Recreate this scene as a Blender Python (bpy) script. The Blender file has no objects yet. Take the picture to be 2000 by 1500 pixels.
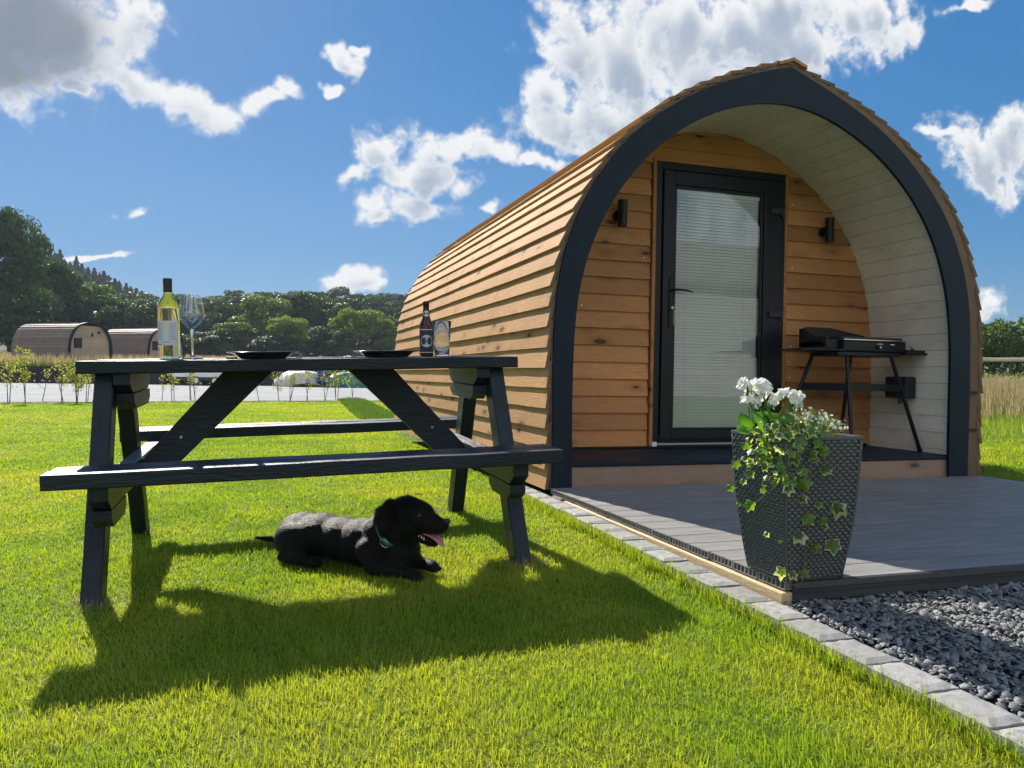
import bpy, bmesh, math, random
import numpy as np
from mathutils import Vector, Matrix
random.seed(7); rng = np.random.default_rng(7)
PI = math.pi; R = math.radians
scn = bpy.context.scene
col = scn.collection

# ------------------------------------------------------------------ camera, sky, sun, exposure
cam = bpy.data.cameras.new('camera'); camo = bpy.data.objects.new('camera', cam); col.objects.link(camo)
scn.camera = camo
cam.sensor_width = 36; cam.lens = 27.63; cam.clip_start = 0.05; cam.clip_end = 3000
_f = 1535.
_vx = np.array([4760, 65, _f]); _vy = np.array([-495, -23, _f])
_X = _vx/np.linalg.norm(_vx); _Y = _vy-_vy.dot(_X)*_X; _Y /= np.linalg.norm(_Y); _Z = np.cross(_X, _Y)
RW = np.stack([_X, _Y, _Z])
cx, cy, cz = RW[:, 0], -RW[:, 1], -RW[:, 2]
camo.matrix_world = Matrix(((cx[0], cy[0], cz[0], 0), (cx[1], cy[1], cz[1], 0), (cx[2], cy[2], cz[2], .72), (0, 0, 0, 1)))

SX, SY = .29, 1.36
sd = Vector((-SX, SY, 1)).normalized()
sun = bpy.data.lights.new('sun', 'SUN'); suno = bpy.data.objects.new('sun', sun); col.objects.link(suno)
sun.energy = 5.0; sun.angle = R(.53); sun.color = (1, .93, .82)
suno.rotation_euler = sd.to_track_quat('Z', 'Y').to_euler()
scn.view_settings.view_transform = 'Standard'; scn.view_settings.look = 'None'
scn.view_settings.exposure = .95; scn.view_settings.gamma = 1

world = bpy.data.worlds.new('World'); scn.world = world; world.use_nodes = True

class NT:
    def __init__(s, nt): s.nt = nt; s.n = nt.nodes; s.l = nt.links
    def node(s, t, **k):
        o = s.n.new(t)
        for a, v in k.items():
            if a.startswith('_'): o.inputs[int(a[1:])].default_value = v
            else: setattr(o, a, v)
        return o
    def lk(s, a, b): s.l.new(a, b)
    def put(s, inp, v):
        if isinstance(v, bpy.types.NodeSocket): s.l.new(v, inp)
        else: inp.default_value = v
    def math(s, op, a, b=0.0, c=None, clamp=False):
        o = s.n.new('ShaderNodeMath'); o.operation = op; o.use_clamp = clamp
        s.put(o.inputs[0], a); s.put(o.inputs[1], b)
        if c is not None: s.put(o.inputs[2], c)
        return o.outputs[0]
    def vm(s, op, a, b=None):
        o = s.n.new('ShaderNodeVectorMath'); o.operation = op; s.put(o.inputs[0], a)
        if b is not None: s.put(o.inputs[1], b)
        return o
    def mix(s, f, a, b, mode='MIX'):
        o = s.n.new('ShaderNodeMix'); o.data_type = 'RGBA'; o.blend_type = mode
        s.put(o.inputs[0], f); s.put(o.inputs[6], a); s.put(o.inputs[7], b)
        return o.outputs[2]
    def noise(s, vec, scale, detail=4, rough=.5, dist=0.0):
        o = s.n.new('ShaderNodeTexNoise')
        if vec is not None: s.put(o.inputs['Vector'], vec)
        s.put(o.inputs['Scale'], scale); o.inputs['Detail'].default_value = detail
        o.inputs['Roughness'].default_value = rough; o.inputs['Distortion'].default_value = dist
        return o.outputs[0]
    def ss(s, v, a, b, c=0.0, d=1.0):
        o = s.n.new('ShaderNodeMapRange'); o.interpolation_type = 'SMOOTHSTEP'
        s.put(o.inputs[0], v); o.inputs[1].default_value = a; o.inputs[2].default_value = b
        o.inputs[3].default_value = c; o.inputs[4].default_value = d
        return o.outputs[0]
    def lin(s, v, a, b, c=0.0, d=1.0):
        o = s.n.new('ShaderNodeMapRange'); s.put(o.inputs[0], v)
        o.inputs[1].default_value = a; o.inputs[2].default_value = b
        o.inputs[3].default_value = c; o.inputs[4].default_value = d
        return o.outputs[0]
    def attr(s, name): return s.node('ShaderNodeAttribute', attribute_name=name)

def c4(c): return (c[0], c[1], c[2], 1.0)

# clouds: (u, v, ru, rv, angle, grey) on the tangent plane of the +Y sky
CL = [(-0.246, 0.381, 0.0857, 0.0735, 0.15, 1), (-0.265, 0.338, 0.0596, 0.0393, 0.14, 1), (-0.216, 0.379, 0.0463, 0.0457, 0.15, 1), (-0.159, 0.388, 0.0321, 0.0408, 0.15, 0), (-0.146, 0.416, 0.0324, 0.0234, 0.16, 0), (-0.2, 0.362, 0.026, 0.0345, 0.14, 0), (-0.171, 0.345, 0.041, 0.0328, -0.26, 0), (-0.137, 0.33, 0.0393, 0.0272, -0.36, 0), (-0.098, 0.314, 0.0407, 0.0231, -0.16, 0), (-0.059, 0.309, 0.0403, 0.0215, 0.21, 0), (-0.019, 0.32, 0.0351, 0.0159, 0.12, 0), (0.013, 0.327, 0.0244, 0.0109, 0.3, 0), (0.042, 0.343, 0.0158, 0.0137, 0.13, 0), (-0.213, 0.337, 0.0175, 0.0205, -0.47, 0), (-0.2, 0.313, 0.0202, 0.0094, -0.27, 0), (0.096, 0.389, 0.0139, 0.0165, 0.14, 0), (0.11, 0.404, 0.0108, 0.0059, 0.79, 0), (0.086, 0.344, 0.0063, 0.0076, 0.12, 0), (0.154, 0.286, 0.0335, 0.0264, 0.44, 0), (0.119, 0.247, 0.0329, 0.0112, 0.52, 0), (0.207, 0.256, 0.0498, 0.02, -0.08, 0), (0.24, 0.295, 0.0488, 0.0183, 0.27, 0), (0.289, 0.294, 0.0492, 0.0176, 0.02, 0), (0.35, 0.288, 0.0403, 0.011, 0.1, 0), (0.151, 0.218, 0.0329, 0.0141, 0.25, 0), (0.194, 0.211, 0.0396, 0.0159, -0.09, 0), (0.142, 0.198, 0.0259, 0.009, 0.08, 0), (0.276, 0.22, 0.0224, 0.006, 0.08, 0), (0.111, 0.122, 0.0349, 0.0154, 0.05, 0), (0.127, 0.11, 0.0224, 0.0129, 0.05, 0), (0.092, 0.124, 0.0188, 0.0064, 0.06, 0), (-0.134, 0.181, 0.0162, 0.0053, 0.08, 0), (-0.174, 0.134, 0.0475, 0.0035, 0.12, 0), (0.395, 0.447, 0.0566, 0.0519, 0.14, 0), (0.472, 0.44, 0.1025, 0.0778, 0.14, 0), (0.575, 0.491, 0.1337, 0.0872, 0.15, 0), (0.712, 0.519, 0.1708, 0.0754, 0.15, 0), (0.859, 0.565, 0.1262, 0.0469, 0.16, 0), (0.943, 0.542, 0.0612, 0.0276, 0.42, 0), (0.382, 0.345, 0.071, 0.0345, 0.11, 0), (0.481, 0.349, 0.1107, 0.0391, 0.11, 0), (0.363, 0.384, 0.037, 0.0309, 0.13, 0), (0.61, 0.423, 0.102, 0.0441, 0.13, 0), (1.109, 0.391, 0.0848, 0.0394, -0.1, 0), (1.181, 0.377, 0.0903, 0.0595, 0.1, 0), (1.213, 0.453, 0.0459, 0.0256, 0.12, 0), (1.166, 0.329, 0.0392, 0.0186, 0.09, 0), (1.034, 0.411, 0.0621, 0.0101, -0.03, 0), (1.155, 0.141, 0.0289, 0.0204, 0.05, 0), (1.145, 0.115, 0.0332, 0.0169, 0.04, 0), (1.108, 0.622, 0.0494, 0.0083, 0.16, 0)]

def build_world():
    t = NT(world.node_tree); t.n.clear()
    out = t.node('ShaderNodeOutputWorld'); bg = t.node('ShaderNodeBackground')
    bg.inputs['Strength'].default_value = .075
    t.lk(bg.outputs[0], out.inputs[0])
    sky = t.node('ShaderNodeTexSky', sky_type='NISHITA'); sky.sun_disc = False
    sky.sun_elevation = math.asin(sd.z); sky.sun_rotation = math.atan2(sd.x, sd.y)
    sky.altitude = 50; sky.air_density = 1.0; sky.dust_density = .25; sky.ozone_density = 2.2
    hs = t.node('ShaderNodeHueSaturation'); hs.inputs['Saturation'].default_value = 1.13; hs.inputs['Value'].default_value = SKYV
    t.lk(sky.outputs[0], hs.inputs['Color']); gm_ = t.node('ShaderNodeGamma'); gm_.inputs[1].default_value = .45; t.lk(hs.outputs[0], gm_.inputs[0]); h2_ = t.node('ShaderNodeHueSaturation'); h2_.inputs['Saturation'].default_value = 1.52; t.lk(t.mix(1.0, gm_.outputs[0], (1.14, 1.36, 1.70, 1), 'MULTIPLY'), h2_.inputs['Color'])
    # broken bright cumulus added behind the viewer, out of view, as porch fill light
    dv = t.node('ShaderNodeTexCoord').outputs['Generated']; sp_ = t.node('ShaderNodeSeparateXYZ'); t.lk(dv, sp_.inputs[0])
    cm = t.math('MULTIPLY', t.ss(t.noise(dv, 3.2, 7, .6, .4), .40, .56), t.math('MULTIPLY', t.ss(sp_.outputs[1], -.08, -.35), t.ss(sp_.outputs[2], .0, .12)))
    t.lk(t.mix(cm, h2_.outputs[0], (9.3, 9.3, 9.4, 1)), bg.inputs['Color'])
SKYV = 1.0
build_world()

# ------------------------------------------------------------------ mesh helpers
class MB:
    def __init__(s): s.v = []; s.f = []; s.r = []; s.m = []; s.cur = 0.0; s.mi = 0
    def add(s, vs, fs, r=None):
        b = len(s.v); s.v.extend([tuple(map(float, p)) for p in vs])
        for q in fs:
            s.f.append(tuple(b+i for i in q)); s.r.append(s.cur if r is None else r); s.m.append(s.mi)
    def box(s, lo, hi, r=None, M=None):
        x0, y0, z0 = lo; x1, y1, z1 = hi
        vs = [(x0, y0, z0), (x1, y0, z0), (x1, y1, z0), (x0, y1, z0), (x0, y0, z1), (x1, y0, z1), (x1, y1, z1), (x0, y1, z1)]
        if M is not None: vs = [tuple(M @ Vector(p)) for p in vs]
        s.add(vs, [(0, 3, 2, 1), (4, 5, 6, 7), (0, 1, 5, 4), (1, 2, 6, 5), (2, 3, 7, 6), (3, 0, 4, 7)], r)
    def bar(s, a, b, w, h, up=(0, 0, 1), r=None):
        a = Vector(a); b = Vector(b); d = (b-a).normalized(); up = Vector(up)
        x = d.cross(up).normalized(); y = x.cross(d)
        vs = []
        for p in (a, b):
            for i, j in ((-1, -1), (1, -1), (1, 1), (-1, 1)): vs.append(tuple(p+x*(i*w/2)+y*(j*h/2)))
        s.add(vs, [(0, 1, 2, 3), (7, 6, 5, 4), (0, 4, 5, 1), (1, 5, 6, 2), (2, 6, 7, 3), (3, 7, 4, 0)], r)
    def tube(s, pts, rad, n=8, r=None, cap=True, flat=1.0):
        pts = [Vector(p) for p in pts]; k = len(pts)
        rads = rad if hasattr(rad, '__len__') else [rad]*k
        rings = []; pu = None
        for i, p in enumerate(pts):
            d = (pts[min(i+1, k-1)]-pts[max(i-1, 0)]).normalized()
            u = (pu - d*pu.dot(d)) if pu is not None else (Vector((0, 0, 1)) if abs(d.z) < .9 else Vector((1, 0, 0))).cross(d)
            u.normalize(); pu = u; w = d.cross(u)
            rings.append([tuple(p+u*(math.cos(2*PI*j/n)*rads[i])+w*(math.sin(2*PI*j/n)*rads[i]*flat)) for j in range(n)])
        vs = [q for ring in rings for q in ring]; fs = []
        for i in range(k-1):
            for j in range(n):
                a = i*n+j; b = i*n+(j+1) % n; fs.append((a, b, b+n, a+n))
        if cap: fs += [tuple(range(n))[::-1], tuple((k-1)*n+j for j in range(n))]
        s.add(vs, fs, r)
    def lathe(s, prof, n=32, c=(0, 0, 0), r=None, closed=False):
        vs = []; k = len(prof)
        for (rr, z) in prof:
            for j in range(n):
                a = 2*PI*j/n; vs.append((c[0]+rr*math.cos(a), c[1]+rr*math.sin(a), c[2]+z))
        fs = []
        for i in range(k-1 + (1 if closed else 0)):
            i2 = (i+1) % k
            for j in range(n):
                fs.append((i*n+j, i*n+(j+1) % n, i2*n+(j+1) % n, i2*n+j))
        s.add(vs, fs, r)
    def prism(s, poly, y0, y1, r=None, axis=1, segs=1, jit=0.0):
        """poly in (x,z), extruded along y (axis=1) or poly (y,z) along x (axis=0)"""
        n = len(poly); vs = []; 
        for k in range(segs+1):
            y = y0+(y1-y0)*k/segs
            jx = random.uniform(-jit, jit); jz = random.uniform(-jit, jit)
            for (a, b) in poly:
                vs.append((a+jx, y, b+jz) if axis == 1 else (y, a+jx, b+jz))
        fs = [tuple(range(n)), tuple(segs*n+i for i in range(n))[::-1]]
        for k in range(segs):
            for i in range(n):
                j = (i+1) % n; fs.append((k*n+i, (k+1)*n+i, (k+1)*n+j, k*n+j))
        s.add(vs, fs, r)
    def build(s, name, mats, parent=None, org=(0, 0, 0), smooth=False, bevel=0.0, loc=None, weld=False, sub=0):
        me = bpy.data.meshes.new(name)
        org = Vector(org)
        vs = [(p[0]-org.x, p[1]-org.y, p[2]-org.z) for p in s.v]
        me.from_pydata(vs, [], s.f)
        a = me.attributes.new('rnd', 'FLOAT', 'FACE'); a.data.foreach_set('value', np.array(s.r, dtype=np.float32))
        if not isinstance(mats, (list, tuple)): mats = [mats]
        for m in mats: me.materials.append(m)
        me.polygons.foreach_set('material_index', np.array(s.m, dtype=np.int32))
        bm = bmesh.new(); bm.from_mesh(me)
        if weld: bmesh.ops.remove_doubles(bm, verts=bm.verts, dist=1e-5)
        bmesh.ops.recalc_face_normals(bm, faces=bm.faces); bm.to_mesh(me); bm.free()
        if smooth: me.polygons.foreach_set('use_smooth', np.ones(len(me.polygons), dtype=bool))
        me.update()
        o = bpy.data.objects.new(name, me); col.objects.link(o)
        if parent is not None: o.parent = parent
        if loc is not None: o.location = loc
        if bevel > 0:
            b = o.modifiers.new('bevel', 'BEVEL'); b.width = bevel; b.segments = 2; b.limit_method = 'ANGLE'; b.angle_limit = R(40)
        if sub:
            b = o.modifiers.new('sub', 'SUBSURF'); b.levels = sub; b.render_levels = sub
        return o

def npmesh(name, V, F, mats, attrs=None, face_attrs=None, parent=None, smooth=False):
    """fast mesh from numpy; F is (n,3) or (n,4)"""
    me = bpy.data.meshes.new(name); V = np.asarray(V, np.float32); F = np.asarray(F, np.int32)
    me.vertices.add(len(V)); me.vertices.foreach_set('co', V.ravel())
    k = F.shape[1]; me.loops.add(F.size); me.loops.foreach_set('vertex_index', F.ravel())
    me.polygons.add(len(F)); me.polygons.foreach_set('loop_start', np.arange(0, F.size, k, dtype=np.int32))
    me.polygons.foreach_set('loop_total', np.full(len(F), k, np.int32))
    if smooth: me.polygons.foreach_set('use_smooth', np.ones(len(F), dtype=bool))
    for nm, arr in (attrs or {}).items():
        a = me.attributes.new(nm, 'FLOAT', 'POINT'); a.data.foreach_set('value', np.asarray(arr, np.float32))
    for nm, arr in (face_attrs or {}).items():
        a = me.attributes.new(nm, 'FLOAT', 'FACE'); a.data.foreach_set('value', np.asarray(arr, np.float32))
    for m in (mats if isinstance(mats, (list, tuple)) else [mats]): me.materials.append(m)
    me.update(calc_edges=True); me.validate()
    o = bpy.data.objects.new(name, me); col.objects.link(o)
    if parent is not None: o.parent = parent
    return o

def tag(o, label=None, cat=None, group=None, kind=None):
    if label: o['label'] = label
    if cat: o['category'] = cat
    if group: o['group'] = group
    if kind: o['kind'] = kind
    return o
def empty(name, loc=(0, 0, 0), rot=None, **k):
    o = bpy.data.objects.new(name, None); col.objects.link(o); o.location = loc; o.empty_display_size = .1
    if rot is not None: o.rotation_euler = rot
    return tag(o, **k)
def copy_tree(o, parent=None):
    c = o.copy(); col.objects.link(c)
    if parent is not None: c.parent = parent
    for ch in list(o.children): copy_tree(ch, c)
    return c

# ------------------------------------------------------------------ materials
def newmat(name):
    m = bpy.data.materials.new(name); m.use_nodes = True; t = NT(m.node_tree); t.n.clear()
    out = t.node('ShaderNodeOutputMaterial'); b = t.node('ShaderNodeBsdfPrincipled')
    t.lk(b.outputs[0], out.inputs[0]); return m, t, b, out
def bump(t, b, h, strength=.3, dist=.01):
    n = t.node('ShaderNodeBump'); n.inputs['Strength'].default_value = strength; n.inputs['Distance'].default_value = dist
    t.lk(h, n.inputs['Height']); t.lk(n.outputs[0], b.inputs['Normal'])
def simple(name, c, rough=.5, metal=0.0, var=.12, scale=20, bmp=.05, spec=.5):
    m, t, b, out = newmat(name)
    tc = t.node('ShaderNodeTexCoord').outputs['Object']
    n = t.noise(tc, scale, 5, .6)
    f = t.lin(n, .3, .7, 1-var, 1+var)
    cm = t.mix(1.0, c4(c), f, 'MULTIPLY')
    t.lk(cm, b.inputs['Base Color']); b.inputs['Metallic'].default_value = metal
    t.lk(t.lin(n, .3, .7, max(.02, rough-.07), min(1, rough+.07)), b.inputs['Roughness'])
    b.inputs['Specular IOR Level'].default_value = spec
    if bmp: bump(t, b, t.noise(tc, scale*6, 4, .6), bmp, .004)
    return m

def wood(name, ca, cb, cd, axis, rough=.6, knots=1.0, grain=1.0, bstr=.35, saw=0.0, tint=.35, grey=None, flat=False, spec=.35):
    """planks along `axis`; per-plank variation from the 'rnd' face attribute"""
    m, t, b, out = newmat(name)
    tc = t.node('ShaderNodeTexCoord').outputs['Object']
    rn = t.attr('rnd').outputs['Fac']
    off = t.node('ShaderNodeCombineXYZ')
    o1 = t.math('MULTIPLY', rn, 37.0); 
    for i in range(3): t.lk(o1, off.inputs[i])
    p = t.vm('ADD', tc, off.outputs[0]).outputs[0]
    sc = [9.0, 9.0, 9.0]; sc[axis] = .55
    pg = t.vm('MULTIPLY', p, tuple(sc)).outputs[0]
    warp = t.node('ShaderNodeTexNoise'); t.lk(t.vm('MULTIPLY', p, tuple([2.2 if i == axis else 9 for i in range(3)])).outputs[0], warp.inputs['Vector'])
    warp.inputs['Scale'].default_value = 1.0; warp.inputs['Detail'].default_value = 2
    pw = t.vm('ADD', pg, t.vm('MULTIPLY', t.vm('SUBTRACT', warp.outputs['Color'], (.5, .5, .5)).outputs[0], (.9, .9, .9)).outputs[0]).outputs[0]
    g1 = t.noise(pw, 3.2*grain, 3, .55)
    rings = t.math('FRACT', t.math('MULTIPLY', g1, 9.0))
    rings = t.ss(t.math('ABSOLUTE', t.math('SUBTRACT', rings, .5)), .05, .5)
    fine = t.noise(t.vm('MULTIPLY', pg, (7, 7, 7)).outputs[0], 5, 4, .6)
    f = t.math('ADD', t.math('MULTIPLY', rings, .55), t.math('MULTIPLY', fine, .5), clamp=True)
    c = t.mix(f, c4(ca), c4(cb))
    late = t.ss(t.math('FRACT', t.math('MULTIPLY', g1, 9.0)), .80, .97)
    c = t.mix(t.math('MULTIPLY', late, .42), c, c4([x*.55 for x in ca]))
    # knots
    ks = [9.5, 9.5, 9.5]; ks[axis] = 3.6
    vo = t.node('ShaderNodeTexVoronoi'); vo.inputs['Scale'].default_value = 1.0; vo.inputs['Randomness'].default_value = 1.0
    t.lk(t.vm('MULTIPLY', p, tuple(ks)).outputs[0], vo.inputs['Vector'])
    sel = t.math('GREATER_THAN', t.node('ShaderNodeSeparateColor').outputs[0], .5)
    sep = t.node('ShaderNodeSeparateColor'); t.lk(vo.outputs['Color'], sep.inputs[0])
    sel = t.ss(sep.outputs[0], .45, .49)
    rad = t.lin(sep.outputs[1], 0, 1, .06, .17)
    kk = t.math('MULTIPLY', t.ss(t.math('SUBTRACT', vo.outputs['Distance'], rad), -.03, .05, 1, 0), sel)
    halo = t.math('MULTIPLY', t.ss(t.math('SUBTRACT', vo.outputs['Distance'], rad), .0, .34, .5, 0), sel)
    c = t.mix(t.math('MULTIPLY', halo, knots), c, c4([x*.6 for x in ca]))
    c = t.mix(t.math('MULTIPLY', kk, knots), c, c4(cd))
    # whole-plank tint and large blotches
    rr = t.node('ShaderNodeTexWhiteNoise', noise_dimensions='1D'); t.lk(t.math('MULTIPLY', rn, 91.7), rr.inputs['W'])
    v = t.lin(rr.outputs['Value'], 0, 1, 1-tint, 1+tint*.6)
    c = t.mix(1.0, c, v, 'MULTIPLY')
    bl = t.lin(t.noise(tc, 1.7, 3, .6), .35, .7, .88, 1.08)
    c = t.mix(1.0, c, bl, 'MULTIPLY')
    if grey is not None:
        gn = t.ss(t.noise(t.vm('MULTIPLY', p, tuple([1.5 if i == axis else 5 for i in range(3)])).outputs[0], 1.3, 5, .65), .45, .72)
        c = t.mix(t.math('MULTIPLY', gn, grey[3]), c, c4(grey[:3]))
    t.lk(c, b.inputs['Base Color']); b.inputs['Roughness'].default_value = rough
    b.inputs['Specular IOR Level'].default_value = spec
    h = t.math('ADD', t.math('MULTIPLY', fine, .6), t.math('MULTIPLY', rings, .4))
    if saw > 0:
        # band-saw marks across the plank
        wv = t.node('ShaderNodeTexWave', wave_type='BANDS', bands_direction='XYZ'[axis])
        wv.inputs['Scale'].default_value = 22; wv.inputs['Distortion'].default_value = 3.5; wv.inputs['Detail'].default_value = 3; wv.inputs['Detail Scale'].default_value = .8
        t.lk(p, wv.inputs['Vector'])
        h = t.math('ADD', h, t.math('MULTIPLY', wv.outputs['Fac'], saw))
    bump(t, b, h, bstr, .004)
    return m

LARCH = wood('larch_cladding', (.45, .235, .105), (.62, .365, .18), (.12, .045, .015), 1, saw=.4, tint=.18, knots=.9, bstr=.45, grey=(.40, .27, .17, .3), spec=.08, rough=.75)
LARCHX = wood('larch_wall', (.43, .175, .058), (.63, .30, .11), (.10, .028, .008), 0, tint=.30, knots=1.0, bstr=.4)
STEPW = wood('larch_step', (.27, .17, .12), (.40, .27, .19), (.07, .035, .025), 0, tint=.1, knots=1.1, bstr=.4, grey=(.30, .25, .24, .6))
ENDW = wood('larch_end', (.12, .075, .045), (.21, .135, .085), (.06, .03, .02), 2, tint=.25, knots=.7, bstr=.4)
PINE = wood('pine_bearer', (.50, .37, .20), (.66, .51, .30), (.2, .11, .05), 1, tint=.1, knots=.5, bstr=.3)
CREAM = wood('cream_lining', (.80, .71, .58), (.88, .80, .69), (.58, .49, .38), 1, tint=.06, knots=.35, bstr=.12, rough=.5, grain=.7)
TABLEW = wood('blue_grey_stain', (.006, .013, .023), (.014, .023, .036), (.004, .007, .011), 0, tint=.25, knots=.7, bstr=.6, rough=.42, grey=(.022, .031, .043, .4), spec=.3)
TABLEV = wood('blue_grey_stain_cross', (.006, .013, .023), (.014, .023, .036), (.004, .007, .011), 1, tint=.25, knots=.7, bstr=.6, rough=.42, grey=(.022, .031, .043, .4), spec=.3)
TABLEZ = wood('blue_grey_stain_upright', (.006, .013, .023), (.014, .023, .036), (.004, .007, .011), 2, tint=.25, knots=.7, bstr=.6, rough=.42, grey=(.022, .031, .043, .4), spec=.3)
FASCIA = simple('anthracite_paint', (.005, .014, .028), .55, var=.22, scale=7, bmp=.12, spec=.22)
UPVC = simple('anthracite_upvc', (.006, .009, .015), .38, var=.06, scale=60, bmp=.04, spec=.3)
BLACK = simple('black_metal', (.006, .008, .011), .38, var=.1, scale=40, bmp=.03, spec=.3)
BLACKP = simple('black_plastic', (.012, .015, .02), .5, var=.1, scale=40, bmp=.03)
STEEL = simple('steel', (.62, .62, .62), .22, metal=1.0, var=.05, scale=60, bmp=0)
WHITEP = simple('white_print', (.75, .75, .74), .5, var=.05, scale=60, bmp=0)
GREYSILL = simple('grey_sill', (.35, .33, .32), .4, var=.1, scale=30)
ROOFD = simple('weathered_roof', (.14, .12, .105), .7, var=.3, scale=4, bmp=.1)

def deck_mat():
    m, t, b, out = newmat('composite_deck')
    tc = t.node('ShaderNodeTexCoord').outputs['Object']; rn = t.attr('rnd').outputs['Fac']
    o = t.node('ShaderNodeCombineXYZ'); t.lk(t.math('MULTIPLY', rn, 50), o.inputs[0]); t.lk(t.math('MULTIPLY', rn, 13), o.inputs[2])
    p = t.vm('ADD', tc, o.outputs[0]).outputs[0]
    g = t.noise(t.vm('MULTIPLY', p, (2.2, 60, 10)).outputs[0], 1.6, 5, .65, .6)
    g2 = t.noise(t.vm('MULTIPLY', p, (6, 230, 10)).outputs[0], 1.5, 3, .6)
    bl = t.noise(tc, 3.0, 4, .6)
    c = t.mix(t.ss(g, .3, .75), (.155, .152, .15, 1), (.285, .28, .272, 1))
    c = t.mix(1.0, c, t.lin(g2, .25, .75, .82, 1.15), 'MULTIPLY')
    c = t.mix(1.0, c, t.lin(bl, .3, .7, .88, 1.1), 'MULTIPLY')
    # pale scuffs
    sc = t.ss(t.noise(t.vm('MULTIPLY', p, (5, 22, 5)).outputs[0], 2.6, 6, .7), .66, .8)
    c = t.mix(t.math('MULTIPLY', sc, .35), c, (.36, .36, .35, 1))
    t.lk(c, b.inputs['Base Color']); t.lk(t.lin(bl, .3, .7, .55, .7), b.inputs['Roughness']); b.inputs['Specular IOR Level'].default_value = .3
    bump(t, b, t.math('ADD', g, t.math('MULTIPLY', g2, .6)), .35, .0022)
    return m
DECK = deck_mat()

def leafmat(name, ca, cb, cc=None, trans=.45, spread='rnd', rough=.5, transc=None, spec=.3):
    m, t, b, out = newmat(name)
    rn = t.attr(spread).outputs['Fac']
    wn = t.node('ShaderNodeTexWhiteNoise', noise_dimensions='1D'); t.lk(t.math('MULTIPLY', rn, 977.3), wn.inputs['W'])
    c = t.mix(wn.outputs['Value'], c4(ca), c4(cb))
    if cc is not None: c = t.mix(t.ss(rn, .9, .93), c, c4(cc))
    t.lk(c, b.inputs['Base Color']); b.inputs['Roughness'].default_value = rough
    b.inputs['Specular IOR Level'].default_value = spec
    tr = t.node('ShaderNodeBsdfTranslucent')
    tcol = t.mix(1.0, c, c4(transc or (1.25, 1.3, .6)), 'MULTIPLY'); t.lk(tcol, tr.inputs[0])
    mx = t.node('ShaderNodeMixShader'); mx.inputs[0].default_value = trans
    t.lk(b.outputs[0], mx.inputs[1]); t.lk(tr.outputs[0], mx.inputs[2]); t.lk(mx.outputs[0], out.inputs[0])
    return m
def grassmat():
    m, t, b, out = newmat('grass_blades')
    rn = t.attr('rnd').outputs['Fac']; h = t.attr('hgt').outputs['Fac']; pt = t.attr('pat').outputs['Fac']
    wn = t.node('ShaderNodeTexWhiteNoise', noise_dimensions='1D'); t.lk(t.math('MULTIPLY', rn, 977.3), wn.inputs['W'])
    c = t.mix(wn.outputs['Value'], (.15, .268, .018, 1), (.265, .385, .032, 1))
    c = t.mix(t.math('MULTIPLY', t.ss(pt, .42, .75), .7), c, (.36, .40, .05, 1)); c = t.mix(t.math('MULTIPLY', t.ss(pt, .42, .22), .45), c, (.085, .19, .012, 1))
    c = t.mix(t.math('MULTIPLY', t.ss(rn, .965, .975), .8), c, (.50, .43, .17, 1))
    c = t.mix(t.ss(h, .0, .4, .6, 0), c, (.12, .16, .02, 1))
    t.lk(c, b.inputs['Base Color']); b.inputs['Roughness'].default_value = .5; b.inputs['Specular IOR Level'].default_value = .3
    tr = t.node('ShaderNodeBsdfTranslucent'); t.lk(t.mix(1.0, c, (1.7, 1.55, .55, 1), 'MULTIPLY'), tr.inputs[0])
    mx = t.node('ShaderNodeMixShader'); mx.inputs[0].default_value = .5
    t.lk(b.outputs[0], mx.inputs[1]); t.lk(tr.outputs[0], mx.inputs[2]); t.lk(mx.outputs[0], out.inputs[0])
    return m
GRASS = grassmat()
def groundmat(name, ca, cb, cc, s1=1.2, s2=40):
    m, t, b, out = newmat(name)
    tc = t.node('ShaderNodeTexCoord').outputs['Object']
    n1 = t.noise(tc, s1, 5, .6); n2 = t.noise(tc, s2, 6, .75)
    c = t.mix(t.ss(n1, .3, .7), c4(ca), c4(cb)); c = t.mix(t.ss(n2, .45, .75), c, c4(cc))
    t.lk(c, b.inputs['Base Color']); b.inputs['Roughness'].default_value = .9
    b.inputs['Specular IOR Level'].default_value = .15
    bump(t, b, n2, .8, .03); return m
LAWN = groundmat('lawn_ground', (.10, .17, .012), (.16, .23, .018), (.22, .27, .03))
LAWND = groundmat('lawn_soil', (.05, .08, .012), (.08, .12, .015), (.05, .06, .02))
FIELD = groundmat('rough_field', (.17, .14, .075), (.24, .19, .10), (.16, .18, .05), .3, 12)
HILLM = groundmat('hill_ground', (.02, .035, .012), (.03, .05, .015), (.04, .06, .02), .05, 1)
DRIVE = groundmat('grey_drive', (.26, .27, .29), (.34, .35, .36), (.22, .23, .25), .5, 30)
def stonemat(name, ca, cb, cc, rough=.75, lichen=False):
    m, t, b, out = newmat(name)
    tc = t.node('ShaderNodeTexCoord').outputs['Object']; rn = t.attr('rnd').outputs['Fac']
    wn = t.node('ShaderNodeTexWhiteNoise', noise_dimensions='1D'); t.lk(t.math('MULTIPLY', rn, 977.3), wn.inputs['W'])
    c = t.mix(wn.outputs['Value'], c4(ca), c4(cb))
    n = t.noise(tc, 30, 6, .7); c = t.mix(t.ss(n, .45, .72), c, c4(cc))
    n2 = t.noise(tc, 220, 4, .7); c = t.mix(1.0, c, t.lin(n2, .3, .7, .8, 1.15), 'MULTIPLY')
    t.lk(c, b.inputs['Base Color']); b.inputs['Roughness'].default_value = rough
    bump(t, b, t.math('ADD', n, t.math('MULTIPLY', n2, .4)), .5, .004); return m
SLATE = stonemat('slate_chips', (.10, .106, .11), (.27, .275, .27), (.15, .165, .16), .65)
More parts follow.
